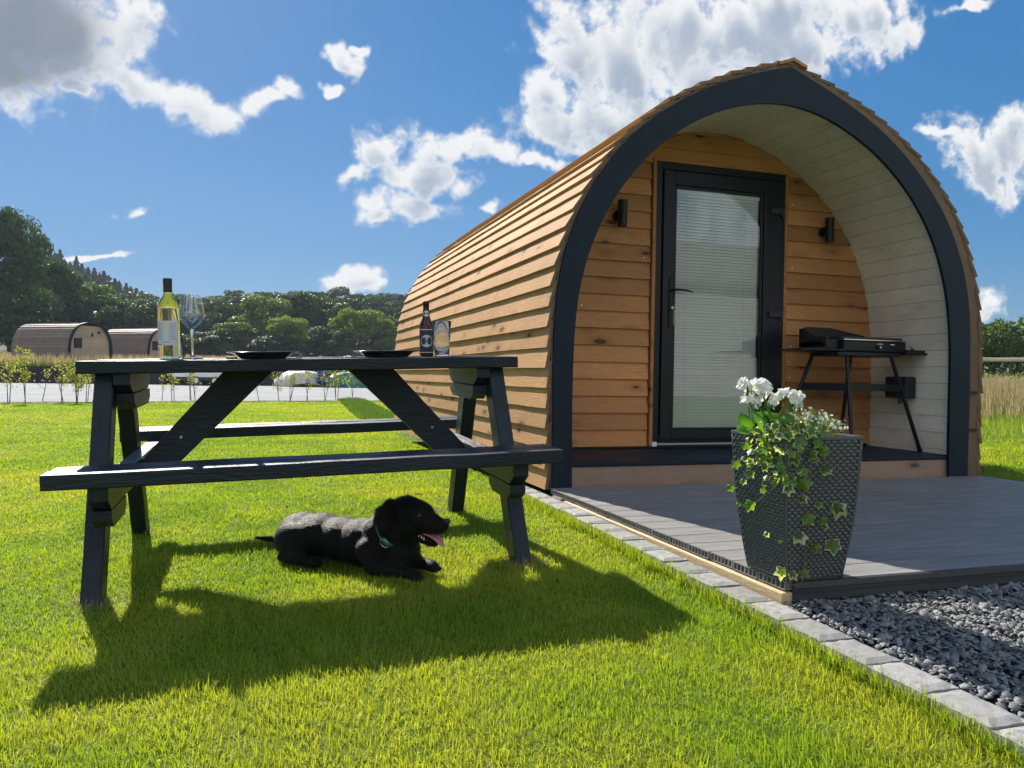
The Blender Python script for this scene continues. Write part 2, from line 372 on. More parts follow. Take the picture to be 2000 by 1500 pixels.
PAVER = stonemat('grey_paver', (.23, .228, .22), (.32, .315, .305), (.17, .17, .16), .85)
SLATEB = groundmat('slate_bed', (.03, .035, .04), (.05, .055, .06), (.02, .025, .03), 5, 60)
BARK = simple('bark', (.09, .07, .05), .85, var=.3, scale=8, bmp=.3)

# ------------------------------------------------------------------ sky dome carrying the cumulus
def gnoise(x, y, seed):
    g = np.random.default_rng(seed).uniform(0, 2*PI, (256, 256)); i = np.floor(x).astype(int); j = np.floor(y).astype(int); fx = x-i; fy = y-j
    def d(a, b, u, v):
        q = g[(i+a) % 256, (j+b) % 256]; return np.cos(q)*u+np.sin(q)*v
    sx = fx**3*(fx*(fx*6-15)+10); sy = fy**3*(fy*(fy*6-15)+10)
    return (d(0, 0, fx, fy)*(1-sx)+d(1, 0, fx-1, fy)*sx)*(1-sy)+(d(0, 1, fx, fy-1)*(1-sx)+d(1, 1, fx-1, fy-1)*sx)*sy
def fbm(x, y, s, o, seed, gain=.55, ridge=False):
    r = 0; a = 1; tot = 0
    for k in range(o):
        n = gnoise(x*s+k*17.3, y*s+k*9.1, seed+k)*1.6
        if ridge: n = 1-2*np.abs(n)
        r = r+a*n; tot += a; a *= gain; s *= 2.03
    return r/tot
def cloud_density(u, v, low=False):
    wx = fbm(u, v, 9, 5, 11)*.045; wy = fbm(u, v, 9, 5, 31)*.032
    uu = u+wx; vv = v+wy; acc = np.full(u.shape, -9.)
    for (a, b, ru, rv, an, gr) in CL:
        dx = uu-a; dy = vv-b; ca, sa = math.cos(an), math.sin(an)
        L = np.hypot((dx*ca+dy*sa)/(ru*1.12), (-dx*sa+dy*ca)/(rv*1.2)); d = 1-L; k = .14
        h = np.clip(.5+.5*(acc-d)/k, 0, 1); acc = d*(1-h)+acc*h+k*h*(1-h)
    if low: return acc-.55*fbm(u, v, 13, 2, 51, .45, True)+.30
    return acc-.55*fbm(u, v, 13, 5, 51, .52, True)+.52*fbm(u, v, 34, 6, 71, .66)+.30
def sky_dome():
    na, ne = 1100, 560; az = np.radians(np.linspace(-32, 66, na)); el = np.radians(np.linspace(.2, 47, ne)); Az, El = np.meshgrid(az, el, indexing='ij')
    dx = np.sin(Az)*np.cos(El); dy = np.cos(Az)*np.cos(El); dz = np.sin(El); u = dx/dy; v = dz/dy
    D = cloud_density(u, v); off = np.array([-.188, .75]); off = off/np.linalg.norm(off)
    sh = 0
    for st_, w in ((.0, .25), (.014, .4), (.03, .35)):
        sh = sh+w*np.clip(cloud_density(u+off[0]*st_, v+off[1]*st_, True), -.1, 1.3)
    g = 0
    for (a, b, ru, rv, an, gr) in CL:
        if gr: g = np.maximum(g, np.clip(1.15-np.hypot((u-a)/(ru*1.05), (v-b)/(rv*1.05)), 0, 1))
    V = np.stack([dx, dy, dz], -1).reshape(-1, 3)*1500; i = np.arange(na-1)[:, None]*ne+np.arange(ne-1)[None, :]
    F = np.stack([i, i+ne, i+ne+1, i+1], -1).reshape(-1, 4)
    m = bpy.data.materials.new('cumulus_sky'); m.use_nodes = True; t = NT(m.node_tree); t.n.clear(); out = t.node('ShaderNodeOutputMaterial')
    cd = t.attr('dens').outputs['Fac']; s1 = t.attr('selfsh').outputs['Fac']; gy = t.attr('grey').outputs['Fac']
    tc = t.node('ShaderNodeTexCoord').outputs['Object']
    fine = t.math('SUBTRACT', t.noise(tc, .03, 9, .70, .8), .5)
    d2 = t.math('ADD', cd, t.math('MULTIPLY', fine, .85))
    alpha = t.math('POWER', t.ss(d2, -.20, .60), 1.5)
    shade = t.math('MULTIPLY', t.ss(t.math('ADD', s1, t.math('MULTIPLY', fine, .12)), .28, 1.0), t.ss(d2, .22, .75))
    col_ = t.mix(shade, (.47, .475, .48, 1), (.20, .24, .30, 1))
    col_ = t.mix(t.math('MULTIPLY', t.ss(gy, .0, .8), .9), col_, (.115, .135, .17, 1))
    em = t.node('ShaderNodeEmission'); t.lk(col_, em.inputs[0]); em.inputs[1].default_value = 1.0
    tr = t.node('ShaderNodeBsdfTransparent'); mx = t.node('ShaderNodeMixShader'); t.lk(alpha, mx.inputs[0]); t.lk(tr.outputs[0], mx.inputs[1]); t.lk(em.outputs[0], mx.inputs[2]); t.lk(mx.outputs[0], out.inputs[0])
    keep = D.reshape(-1)[F].max(1) > -.5
    F = F[keep]; used = np.unique(F); rem = np.full(len(V), -1); rem[used] = np.arange(len(used))
    o = npmesh('sky', V[used], rem[F], m, attrs={'dens': D.reshape(-1)[used], 'selfsh': np.broadcast_to(sh, D.shape).reshape(-1)[used], 'grey': np.broadcast_to(g, D.shape).reshape(-1)[used]}, smooth=True)
    o['kind'] = 'structure'
sky_dome()

# ------------------------------------------------------------------ terrain
def rz(x, y):
    """ground height: flat lawn, slowly rising to the right beyond the deck"""
    D = np.hypot(x, y)
    r = np.clip((x-4.45)/.5, 0, 1); r = r*r*(3-2*r)
    q = np.clip((x/np.maximum(y, .5)-.35)/.25, 0, 1); return r*q*q*(3-2*q)*(.10+np.maximum(0, D-6)*.021)
def gz(x, y):
    fd = 1-np.clip((y-6)/9, 0, 1); fd = fd*fd*(3-2*fd)
    return rz(x, y)+fd*(.032*(np.clip(x, -3, 1.4)-.25)+.02*(np.clip(y, 0, 3.4)-3.4))
def polar_sheet(name, mat, r0, r1, nr, a0, a1, na, zf, dz=0.0):
    rr = np.geomspace(r0, r1, nr); aa = np.radians(np.linspace(a0, a1, na))
    Rr, A = np.meshgrid(rr, aa, indexing='ij'); X = Rr*np.sin(A); Y = Rr*np.cos(A); Z = zf(X, Y)+dz
    V = np.stack([X, Y, Z], -1).reshape(-1, 3); i = np.arange(nr-1)[:, None]*na+np.arange(na-1)[None, :]
    F = np.stack([i, i+na, i+na+1, i+1], -1).reshape(-1, 4)
    o = npmesh(name, V, F, mat, smooth=True); o['kind'] = 'structure'; return o
def meadow_h(x, y): return rz(x, y)
gnd = polar_sheet('lawn', LAWN, .02, 900, 90, -180, 180, 241, lambda x, y: np.where(np.hypot(x, y) < 60, gz(x, y), 0)-np.where((x > 1.45) & (x < 4.6) & (y > -3) & (y < 9.2), .07, 0))
# gravel drive beyond the lawn
def quad_sheet(name, pts, mat, nx=12, ny=12, zf=lambda x, y: 0*x, dz=.006):
    P = [np.array(p, float) for p in pts]; u = np.linspace(0, 1, nx); v = np.linspace(0, 1, ny)
    U, W = np.meshgrid(u, v, indexing='ij')
    XY = ((1-U)*(1-W))[..., None]*P[0]+(U*(1-W))[..., None]*P[1]+(U*W)[..., None]*P[2]+((1-U)*W)[..., None]*P[3]
    Z = zf(XY[..., 0], XY[..., 1])+dz; V = np.concatenate([XY, Z[..., None]], -1).reshape(-1, 3)
    i = np.arange(nx-1)[:, None]*ny+np.arange(ny-1)[None, :]
    F = np.stack([i, i+ny, i+ny+1, i+1], -1).reshape(-1, 4)
    o = npmesh(name, V, F, mat, smooth=True); o['kind'] = 'structure'; return o
def drive_edge(x): return 20.2+.33*x
quad_sheet('gravel_drive', [(-26, drive_edge(-26)), (14, drive_edge(14)), (34, 44.3), (-44, 44.3)], DRIVE, 20, 10)
quad_sheet('slate_bed', [(1.45, -2.0), (7.5, -2.0), (7.5, 2.02), (1.50, 2.02)], SLATEB, 4, 4, zf=lambda x, y: .02*(y-2.0), dz=.020)
def field_h(x, y): return .82+np.maximum(0, y-44)*.022+.05*np.sin(x*.3)*np.sin(y*.21)
quad_sheet('rough_field', [(-90, 44.32), (60, 44.32), (90, 112), (-110, 112)], FIELD, 60, 40, zf=field_h, dz=0)
def hill_h(x, y):
    az = np.degrees(np.arctan2(x, y)); D = np.hypot(x, y)
    h1 = np.interp(az, [-40, -18, -9, -3.6, 1, 6, 10, 20, 40], [4, 4, 5, 8.0, 8.5, 8.3, 7.6, 7, 4])
    s1 = np.clip((D-108)/62, 0, 1); s1 = s1*s1*(3-2*s1)
    h2 = np.interp(az, [-40, -20, -16, -12.9, -10, -7, -4.5, 0, 40], [20, 27, 24, 19.5, 15.5, 11, 6, 3, 3])
    s2 = np.clip((D-165)/90, 0, 1); s2 = s2*s2*(3-2*s2)
    return 2.2+h1*s1+np.maximum(0, h2-h1+1)*s2
polar_sheet('hill', HILLM, 100, 420, 40, -45, 32, 90, hill_h)

# right-hand hay meadow sheet
def rm_h(x, y): return rz(x, y)
MEAD = groundmat('meadow_ground', (.14, .20, .02), (.20, .25, .03), (.25, .26, .07), .6, 25)
quad_sheet('hay_meadow', [(6.2, 5.1), (60, -4), (70, 60), (12, 22)], MEAD, 50, 50, zf=rm_h, dz=.012)

def vnoise(x, y, s, seed=0):
    g = np.random.default_rng(seed).random((64, 64)); x = x*s; y = y*s
    i = np.floor(x).astype(int); j = np.floor(y).astype(int); fx = x-i; fy = y-j
    fx = fx*fx*(3-2*fx); fy = fy*fy*(3-2*fy)
    G = lambda a, b: g[a % 64, b % 64]
    return (G(i, j)*(1-fx)+G(i+1, j)*fx)*(1-fy)+(G(i, j+1)*(1-fx)+G(i+1, j+1)*fx)*fy
# ------------------------------------------------------------------ grass blades
def blades(N, xy, hgt, wid, lean, name, mat, zf=None, pat=None, segs=2, droop=.5):
    x, y = xy; n = len(x)
    ang = rng.uniform(0, 2*PI, n); dirx, diry = np.cos(ang), np.sin(ang)
    la = rng.uniform(0, 2*PI, n) if lean < .7 else 6*PI*vnoise(x, y, 5.5, 9)+rng.normal(0, 1.1, n); ln = np.abs(rng.normal(0, lean, n))
    lx, ly = np.cos(la)*ln*hgt, np.sin(la)*ln*hgt
    z0 = zf(x, y) if zf else np.zeros(n)
    lev = [0, .5, 1.0] if segs == 2 else [0, .35, .7, 1.0]
    wf = [1, .8, .08] if segs == 2 else [1, .9, .6, .06]
    V = []; H = []
    for t_, w_ in zip(lev, wf):
        bx = x+lx*t_**1.8; by = y+ly*t_**1.8; bz = z0+hgt*t_*(1-droop*ln*t_)
        for s_ in (-1, 1):
            V.append(np.stack([bx+s_*dirx*wid*.5*w_, by+s_*diry*wid*.5*w_, bz], -1)); H.append(np.full(n, t_))
    k = len(lev)*2
    V = np.stack(V, 1).reshape(-1, 3); H = np.stack(H, 1).reshape(-1)
    base = (np.arange(n)*k)[:, None]
    F = np.concatenate([base+np.array([2*i, 2*i+1, 2*i+3, 2*i+2]) for i in range(len(lev)-1)], 0)
    r = rng.random(n); r2 = np.repeat(r, k)
    pt = np.repeat(pat if pat is not None else np.zeros(n), k)
    return npmesh(name, V, F, mat, attrs={'rnd': r2, 'hgt': H, 'pat': pt})
def lawn_xy():
    n = 1900000; D0 = 2.2
    # radial pdf  ~ min(1,(D0/D)^p) * D
    D = np.sqrt(rng.uniform(.75**2, 26**2, n)); 
    # importance: draw log-ish
    u = rng.random(n); D = .75*(26/.75)**u; A = np.radians(rng.uniform(-26, 58, n))
    wgt = D*D*np.minimum(1, (D0/D)**1.75); wgt /= wgt.max()
    k = rng.random(n) < wgt; D = D[k]; A = A[k]
    return D*np.sin(A), D*np.cos(A)
X, Y = lawn_xy()
edge = np.where(Y < 4.6, 1.395+.022*vnoise(X, Y, 9, 3)-.010, np.where(Y > 9.15, 9.0, 1.475))
ok = ((X < edge) & (Y < drive_edge(X)-.15)) | ((X > 4.60) & (Y > 2.6) & (Y < 5.6+.0*X) & (X < 8))
X = X[ok]; Y = Y[ok]; Dd = np.hypot(X, Y)
print('lawn blades', len(X))
clump = vnoise(X, Y, 7, 1); cl2 = vnoise(X, Y, 1.3, 2)
H = (.010+.014*rng.random(len(X))**1.3+.014*clump**2)*(.85+.35*vnoise(X, Y, 2.2, 8))*(1+.0*Dd); H *= np.where(rng.random(len(X)) < .02, 1.5, 1)
Wd = (.0013+.0012*rng.random(len(X)))*np.maximum(1, Dd/2.0)**.9
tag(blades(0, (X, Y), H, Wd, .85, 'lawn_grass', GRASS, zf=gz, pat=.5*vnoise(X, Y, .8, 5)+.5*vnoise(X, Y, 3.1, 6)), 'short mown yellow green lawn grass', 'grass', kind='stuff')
# tufts leaning over the kerb
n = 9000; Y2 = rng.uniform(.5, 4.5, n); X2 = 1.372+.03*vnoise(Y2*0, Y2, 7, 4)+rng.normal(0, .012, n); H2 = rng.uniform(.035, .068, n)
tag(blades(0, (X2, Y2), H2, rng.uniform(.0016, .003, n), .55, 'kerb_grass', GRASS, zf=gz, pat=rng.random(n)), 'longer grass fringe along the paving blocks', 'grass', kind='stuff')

n = 900; q_ = rng.integers(0, 4, n); fxy = np.array([(-.50, 2.80), (.96, 2.80), (-.50, 3.93), (.96, 3.93)])[q_]; X4 = fxy[:, 0]+rng.normal(0, .05, n); Y4 = fxy[:, 1]+rng.normal(0, .05, n)-.02
TALL = leafmat('dry_tall_grass', (.26, .22, .135), (.40, .34, .225), (.22, .25, .07), trans=.4, transc=(1.2, 1.1, .8))
LONGG = leafmat('long_green_grass', (.12, .22, .02), (.22, .31, .03), (.4, .38, .12), trans=.5, transc=(1.6, 1.5, .5))
tag(blades(0, (X4, Y4), rng.uniform(.02, .05, n), rng.uniform(.0015, .003, n), 1.0, 'straw_tufts', TALL, zf=gz), 'dry straw and longer blades around the feet of the picnic table', 'grass', kind='stuff')
# patch of unmown grass along the pod's rear flank
n = 9000; u_ = rng.random(n); Y3 = 10.5+u_*11.5; X3 = 1.62+rng.uniform(-.25, .5, n)+(Y3-10.5)*.06
tag(blades(0, (X3, Y3), rng.uniform(.05, .13, n)*np.clip(1.3-2*np.abs(X3-1.75-(Y3-10.5)*.06), .3, 1), rng.uniform(.006, .012, n), .5, 'unmown_grass', leafmat('unmown_blades', (.06, .13, .02), (.12, .20, .03), trans=.4)), 'unmown darker grass beside the pod flank', 'grass', kind='stuff')
# long grass and hay on the right
n = 60000; D3 = 5.3*(26/5.3)**rng.random(n)**.8; A3 = np.radians(rng.uniform(38, 62, n)); X3 = D3*np.sin(A3); Y3 = D3*np.cos(A3)
ok = (Y3 > 5.7-(X3-4.5)*.02) & (X3 > 4.7); X3 = X3[ok]; Y3 = Y3[ok]; D3 = D3[ok]
gi = D3 < 13.5+rng.normal(0, 1.2, len(D3))
tag(blades(0, (X3[gi], Y3[gi]), rng.uniform(.06, .16, gi.sum()), rng.uniform(.004, .009, gi.sum()), .45, 'long_grass', LONGG, zf=rz), 'bright green long grass right of the pod', 'grass', kind='stuff')
tag(blades(0, (X3[~gi], Y3[~gi]), rng.uniform(.3, .62, (~gi).sum()), rng.uniform(.008, .016, (~gi).sum()), .25, 'hay_grass', TALL, zf=rz), 'tall dry hay grass right of the pod', 'grass', kind='stuff')
n = 42000; Y3 = 44.6+rng.random(n)**1.6*60; A3 = np.radians(rng.uniform(-22, 14, n)); X3 = Y3*np.tan(A3)
tag(blades(0, (X3, Y3), rng.uniform(.3, .75, n), rng.uniform(.03, .07, n)*(Y3/50), .25, 'field_grass', TALL, zf=field_h), 'tall brown seeding grass in the far field', 'grass', kind='stuff')
n = 9000; Y3 = 44.4+rng.random(n)*2.2; X3 = rng.uniform(-19, 9, n)
tag(blades(0, (X3, Y3), rng.uniform(.15, .3, n), rng.uniform(.03, .05, n), .5, 'verge_grass', LONGG, zf=field_h), 'green verge grass on top of the dark timber wall', 'grass', kind='stuff')

# ------------------------------------------------------------------ slate chips
def chips():
    n = 46000; x = rng.uniform(1.515, 4.6, n); y = 2.0-rng.random(n)**1.15*2.0
    keep = (x-1.6) < 4.2-y*.2; x = x[keep]; y = y[keep]; n = len(x)
    s = rng.uniform(.0045, .0125, n)*np.where(rng.random(n) < .10, 1.5, 1); th = s*rng.uniform(.16, .38, n); k = 6
    z = rng.uniform(.026, .048, n)+.02*(y-2.0); tx = rng.normal(0, .38, n); ty = rng.normal(0, .38, n); el = rng.uniform(.55, 1, n); ro = rng.uniform(0, 2*PI, n)
    Vs = []
    jr = rng.uniform(.7, 1.15, (n, k))
    for lvl, sh in ((-1, 1.0), (1, .82)):
        for j in range(k):
            a = 2*PI*j/k+rng.normal(0, .15, n); px = s*jr[:, j]*np.cos(a)*sh; py = s*el*jr[:, j]*np.sin(a)*sh
            qx = px*np.cos(ro)-py*np.sin(ro); qy = px*np.sin(ro)+py*np.cos(ro)
            Vs.append(np.stack([x+qx, y+qy, z+lvl*th*.5+qx*tx+qy*ty+.008], -1))
    V = np.stack(Vs, 1).reshape(-1, 3); b = (np.arange(n)*2*k)[:, None]
    F = [b+np.array([k+0, k+1, k+2, k+3]), b+np.array([k+0, k+3, k+4, k+5])]
    for j in range(k): F.append(b+np.array([j, (j+1) % k, k+(j+1) % k, k+j]))
    F = np.concatenate(F, 0); fr = np.tile(rng.random(n), len(F)//n)
    o = npmesh('slate_chips', V, F, SLATE, face_attrs={'rnd': fr}); tag(o, 'loose dark grey slate chippings in front of the deck', 'gravel', kind='stuff')
chips()

# ------------------------------------------------------------------ kerb blocks
LABK = ['front', 'corner', 'deck']
y = .52; k = 0
blocks = []
while y < 4.55:
    L = .166+random.uniform(-.008, .008); blocks.append((y, y+L)); y += L+.005
nb = len(blocks); ci = min(range(nb), key=lambda i: abs((blocks[i][0]+blocks[i][1])/2-2.06))
ordw = ['first', 'second', 'third', 'fourth', 'fifth', 'sixth', 'seventh', 'eighth', 'ninth', 'tenth', 'eleventh', 'twelfth', 'thirteenth', 'fourteenth', 'fifteenth', 'sixteenth']
for i, (a, b_) in enumerate(blocks):
    m = MB(); x0 = 1.400+random.uniform(-.005, .005); x1 = 1.506+random.uniform(-.003, .001)
    tz = .056+.02*(min(a, 3.4)-2.0)+random.uniform(-.002, .002)
    NX, NY = 5, 7; grid = []
    for ix in range(NX+1):
        for iy in range(NY+1):
            u = ix/NX; v = iy/NY
            ed = min(u, 1-u, 1)*2; ev = min(v, 1-v)*2
            drop = .006*max(0, 1-min(ed*2.4, ev*3.2))**2
            grid.append((x0+(x1-x0)*u+random.uniform(-.0014, .0014), a+(b_-a)*v+random.uniform(-.0014, .0014), tz-drop+random.uniform(-.0011, .0011)))
    fs = []
    for ix in range(NX):
        for iy in range(NY):
            q = ix*(NY+1)+iy; fs.append((q, q+NY+1, q+NY+2, q+1))
    ring = [ix*(NY+1) for ix in range(NX+1)]+[NX*(NY+1)+iy for iy in range(1, NY+1)]+[ix*(NY+1)+NY for ix in range(NX-1, -1, -1)]+[iy for iy in range(NY-1, 0, -1)]
    low = [(grid[q][0], grid[q][1], -.05) for q in ring]; nb0 = len(grid)
    for q in range(len(ring)):
        q2 = (q+1) % len(ring); fs.append((ring[q], ring[q2], nb0+q2, nb0+q))
    m.cur = random.random(); m.add(grid+low, fs)
    o = m.build('paving_block', PAVER, org=(x0, a, 0), loc=(x0, a, 0))
    if i == ci: lab = 'grey stone edging block level with the front corner of the deck'
    elif i < ci: lab = 'grey stone edging block beside the slate chips, %s in front of the deck corner' % ordw[ci-i-1]
    else: lab = 'grey stone edging block beside the deck, %s behind its front corner' % ordw[i-ci-1]
    tag(o, lab, 'paving block', 'stone edging blocks between lawn and deck')

# ------------------------------------------------------------------ camping pod
OUT = [(1.545,.10),(1.545,.30),(1.543,.595),(1.537,.823),(1.541,.95),(1.544,1.1),(1.555,1.2),(1.573,1.342),(1.6,1.453),(1.638,1.555),(1.679,1.654),(1.738,1.767),(1.792,1.857),(1.853,1.943),(1.921,2.03),(2.008,2.123),(2.167,2.25),(2.371,2.38),(2.584,2.48),(2.83,2.568),(3.05,2.625),(3.27,2.54),(3.491,2.449),(3.716,2.333),(3.91,2.20),(4.10,2.02),(4.266,1.831),(4.373,1.63),(4.445,1.44),(4.49,1.231),(4.504,.959),(4.504,.687),(4.502,.346),(4.50,.10)]
INN = [(1.662,.10),(1.660,.244),(1.656,.5),(1.655,.769),(1.662,1.019),(1.689,1.269),(1.746,1.449),(1.831,1.643),(1.926,1.80),(2.055,1.953),(2.139,2.04),(2.252,2.135),(2.384,2.222),(2.543,2.303),(2.716,2.363),(2.894,2.396),(3.032,2.404),(3.199,2.385),(3.33,2.35),(3.512,2.275),(3.721,2.158),(3.916,2.00),(4.067,1.83),(4.203,1.605),(4.295,1.33),(4.332,1.089),(4.338,.887),(4.338,.685),(4.336,.415),(4.336,.25),(4.345,.10)]
def resample(P, n):
    P = np.array(P, float)
    # light smoothing by a Catmull-like pass on arc length
    s = np.r_[0, np.cumsum(np.linalg.norm(np.diff(P, axis=0), axis=1))]; t_ = np.linspace(0, s[-1], n)
    return np.stack([np.interp(t_, s, P[:, 0]), np.interp(t_, s, P[:, 1])], -1)
def smoothc(P, it, keep=None):
    P = P.copy()
    for _ in range(it):
        Q = P.copy(); Q[1:-1] = .25*P[:-2]+.5*P[1:-1]+.25*P[2:]
        if keep is not None: Q[keep] = P[keep]
        P = Q
    return P
ia = OUT.index((3.05, 2.625))
outL = smoothc(resample(OUT[:ia+1], 45), 6); outR = smoothc(resample(OUT[ia:], 45), 6)
inn = smoothc(resample(INN, 90), 8)
outc = np.concatenate([outL, outR[1:]], 0)  # 89
innc = resample(inn, 89)
def normals(P):
    d = np.gradient(P, axis=0); d /= np.linalg.norm(d, axis=1)[:, None]; return np.stack([-d[:, 1], d[:, 0]], -1)  # outward for left->right over top
YF = 4.04; YB = 9.12; YW = 4.82
pod = empty('camping_pod', (3.02, YF, .1), label='wooden arched camping pod with lapped larch boards and a dark front arch, behind the deck', cat='camping pod')
PO = (3.02, YF, .1)
# front arch, two halves meeting at a seam
for sl, nm in ((slice(0, 45), 'front_arch'), (slice(44, 89), 'front_arch')):
    m = MB(); o_ = outc[sl]; i_ = innc[sl]; n = len(o_); vs = []; 
    for yy in (YF, YF+.022):
        for q in range(n): vs.append((o_[q][0], yy, o_[q][1])); 
        for q in range(n): vs.append((i_[q][0], yy, i_[q][1]))
    fs = []
    for q in range(n-1):
        fs.append((q, q+1, n+q+1, n+q)); fs.append((2*n+q, 3*n+q, 3*n+q+1, 2*n+q+1))
        fs.append((q, 2*n+q, 2*n+q+1, q+1)); fs.append((n+q, n+q+1, 3*n+q+1, 3*n+q))
    fs.append((0, n, 3*n, 2*n)); fs.append((n-1, 2*n-1, 4*n-1, 3*n-1))
    m.add(vs, fs); m.build(nm, FASCIA, pod, PO)
# cladding profile, slightly proud of the arch
nr_ = normals(outc); s_ = np.linspace(0, 1, 89)
offs = np.interp(s_, [0, .35, .5, .7, 1], [.012, .018, .03, .088, .104])
clad = outc+nr_*offs[:, None]; clad[44] = (3.065, clad[43:46, 1].max()+.004)
def arc(P): return np.r_[0, np.cumsum(np.linalg.norm(np.diff(P, axis=0), axis=1))]
def at_s(P, s, v): return np.array([np.interp(v, s, P[:, 0]), np.interp(v, s, P[:, 1])])
cl = MB()
for side in (0, 1):
    P = clad[:45] if side == 0 else clad[44:][::-1]
    s = arc(P); T = s[-1]; nC = int(round(T/.1125)); e = T/nC
    for k in range(nC):
        lo = k*e; hi = min(T, lo+e*1.32)
        a = at_s(P, s, max(0, lo)); b_ = at_s(P, s, hi); d = b_-a; d /= np.linalg.norm(d)
        nn = np.array([-d[1], d[0]]) if side == 0 else np.array([d[1], -d[0]])
        if nn[0]*(1 if side else -1) < 0 and abs(nn[0]) > .2: nn = -nn
        if nn[1] < 0 and abs(nn[1]) > .5: nn = -nn
        j1 = random.uniform(-.003, .004); lo_o = .026+j1
        poly = [tuple(a+nn*lo_o), tuple(a+nn*(lo_o-.020)), tuple(b_-nn*.014), tuple(b_+nn*.004)]
        cl.cur = random.random()
        # long boards: two lengths butted, joint staggered
        jy = YF+.045+random.choice([1.55, 2.4, 3.3, 4.1])
        y0 = YF+.012+random.uniform(-.004, .006)
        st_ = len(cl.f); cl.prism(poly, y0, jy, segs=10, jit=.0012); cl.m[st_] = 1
        cl.cur = random.random(); cl.prism(poly, jy+.002, YB+random.uniform(-.01, .01), segs=10, jit=.0012)
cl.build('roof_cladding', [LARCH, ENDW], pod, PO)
# ridge boards
m = MB(); ap = clad[44]
for sg, dx in ((-1, -.10), (1, .10)):
    q = (ap[0]+dx, ap[1]-abs(dx)*.38)
    m.cur = random.random(); m.prism([(ap[0], ap[1]+.026), (q[0], q[1]+.026), (q[0], q[1]+.008), (ap[0], ap[1]+.008)], YF+.0, YB, segs=8, jit=.001)
m.build('ridge_cap', LARCH, pod, PO)
# structural shell under the boards with raw timber front edge
m = MB(); A = clad-normals(outc)*.006; B = outc-nr_*.01
def ringprism(m, A, B, y0, y1, caps=True):
    n = len(A); vs = [(p[0], y0, p[1]) for p in A]+[(p[0], y0, p[1]) for p in B]+[(p[0], y1, p[1]) for p in A]+[(p[0], y1, p[1]) for p in B]
    fs = []
    for q in range(n-1):
        fs += [(q, q+1, n+q+1, n+q), (2*n+q, 3*n+q, 3*n+q+1, 2*n+q+1), (q, 2*n+q, 2*n+q+1, q+1), (n+q, n+q+1, 3*n+q+1, 3*n+q)]
    fs += [(0, n, 3*n, 2*n), (n-1, 2*n-1, 4*n-1, 3*n-1)]; m.add(vs, fs)
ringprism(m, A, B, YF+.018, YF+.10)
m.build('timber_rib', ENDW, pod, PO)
m = MB(); ringprism(m, clad-normals(outc)*.010, clad-normals(outc)*.05, YF+.10, YB-.03)
bk = [(p[0], YB-.05, p[1]) for p in clad-normals(outc)*.012]; m.add(bk, [tuple(range(len(bk)))])
m.build('inner_shell', BLACKP, pod, PO)
# cream lining planks
LIN = innc-normals(innc)*(-.055)  # a bit outside of the arch's inner edge
LIN = innc+normals(innc)*.05
m = MB(); P = LIN; s = arc(P); T = s[-1]; e = .1115; nC = int(T/e)
for k in range(nC+1):
    a = at_s(P, s, k*e+.0012); b_ = at_s(P, s, min(T, (k+1)*e-.0012)); 
    if (k+1)*e > T+.1: break
    mid = (a+b_)/2; d = (b_-a)/np.linalg.norm(b_-a); nn = np.array([-d[1], d[0]])
    sag = at_s(P, s, min(T, k*e+e/2)); m.cur = random.random()
    m.prism([tuple(a), tuple(sag), tuple(b_), tuple(b_+nn*.014), tuple(a+nn*.014)], YF+.023, YW+.02)
m.build('ceiling_lining', CREAM, pod, PO)
m = MB(); ringprism(m, LIN+normals(innc)*.03, LIN+normals(innc)*.016, YF+.024, YW+.02); m.build('lining_backing', BLACKP, pod, PO)
# porch floor and inside floor
m = MB(); m.box((1.60, YF+.055, .218), (4.40, YW+.05, .245)); m.box((1.655, YF+.02, .222), (4.345, YF+.055, .240)); m.build('porch_floor', FASCIA, pod, PO, bevel=.003)
m = MB(); m.cur = .3; m.box((1.60, YF+.03, .10), (4.42, YF+.052, .2175)); m.build('step_board', STEPW, pod, PO)
# front wall planks
def halfx(z, side):
    P = LIN; n = len(P)//2
    Q = P[:n+1] if side < 0 else P[n:][::-1]
    k = np.argmax(Q[:, 1]); Q = Q[:k+1]
    return float(np.interp(z, Q[:, 1], Q[:, 0]))
DX0, DX1, DZ1 = 2.531, 3.608, 2.222
wl = MB(); e = .1133; z = .262
zs = [.262]
while z < 2.47: z += e; zs.append(z)
for k, z0 in enumerate(zs[:-1]):
    z1 = zs[k+1]+.012; zc = min(z1, 2.452)
    def seg(xa0, xb0, xa1, xb1):
        wl.cur = random.random(); j = random.uniform(-.002, .002)
        vs = [(xa0, YW-.022+j, z0), (xb0, YW-.022+j, z0), (xb1, YW-.004, zc), (xa1, YW-.004, zc), (xa0, YW+.0+j, z0), (xb0, YW+.0+j, z0), (xb1, YW+.014, zc), (xa1, YW+.014, zc)]
        wl.add(vs, [(0, 1, 2, 3), (7, 6, 5, 4), (0, 4, 5, 1), (1, 5, 6, 2), (2, 6, 7, 3), (3, 7, 4, 0)])
    l0, l1 = halfx(min(z0, 2.44), -1)-.004, halfx(min(zc, 2.45), -1)-.004; r0, r1 = halfx(min(z0, 2.44), 1)+.004, halfx(min(zc, 2.45), 1)+.004
    if z0 < DZ1-.05:
        seg(l0, DX0-.012+random.uniform(-.002, .002), l1, DX0-.012+random.uniform(-.002, .002)); seg(DX1+.002, r0, DX1+.002, r1)
    else: seg(l0, r0, l1, r1)
wl.build('front_wall', LARCHX, pod, PO)
m = MB()
for k, z0 in enumerate(zs[:-1]):
    for xn in (2.02, 2.47, 3.66, 4.18):
        if halfx(min(z0+.05, 2.4), -1)+.03 < xn < halfx(min(z0+.05, 2.4), 1)-.03: m.tube([(xn+random.uniform(-.006, .006), YW-.0175, z0+.030), (xn, YW-.0215, z0+.030)], .0032, 8)
m.build('nail_heads', STEEL, pod, PO)['kind'] = 'stuff'
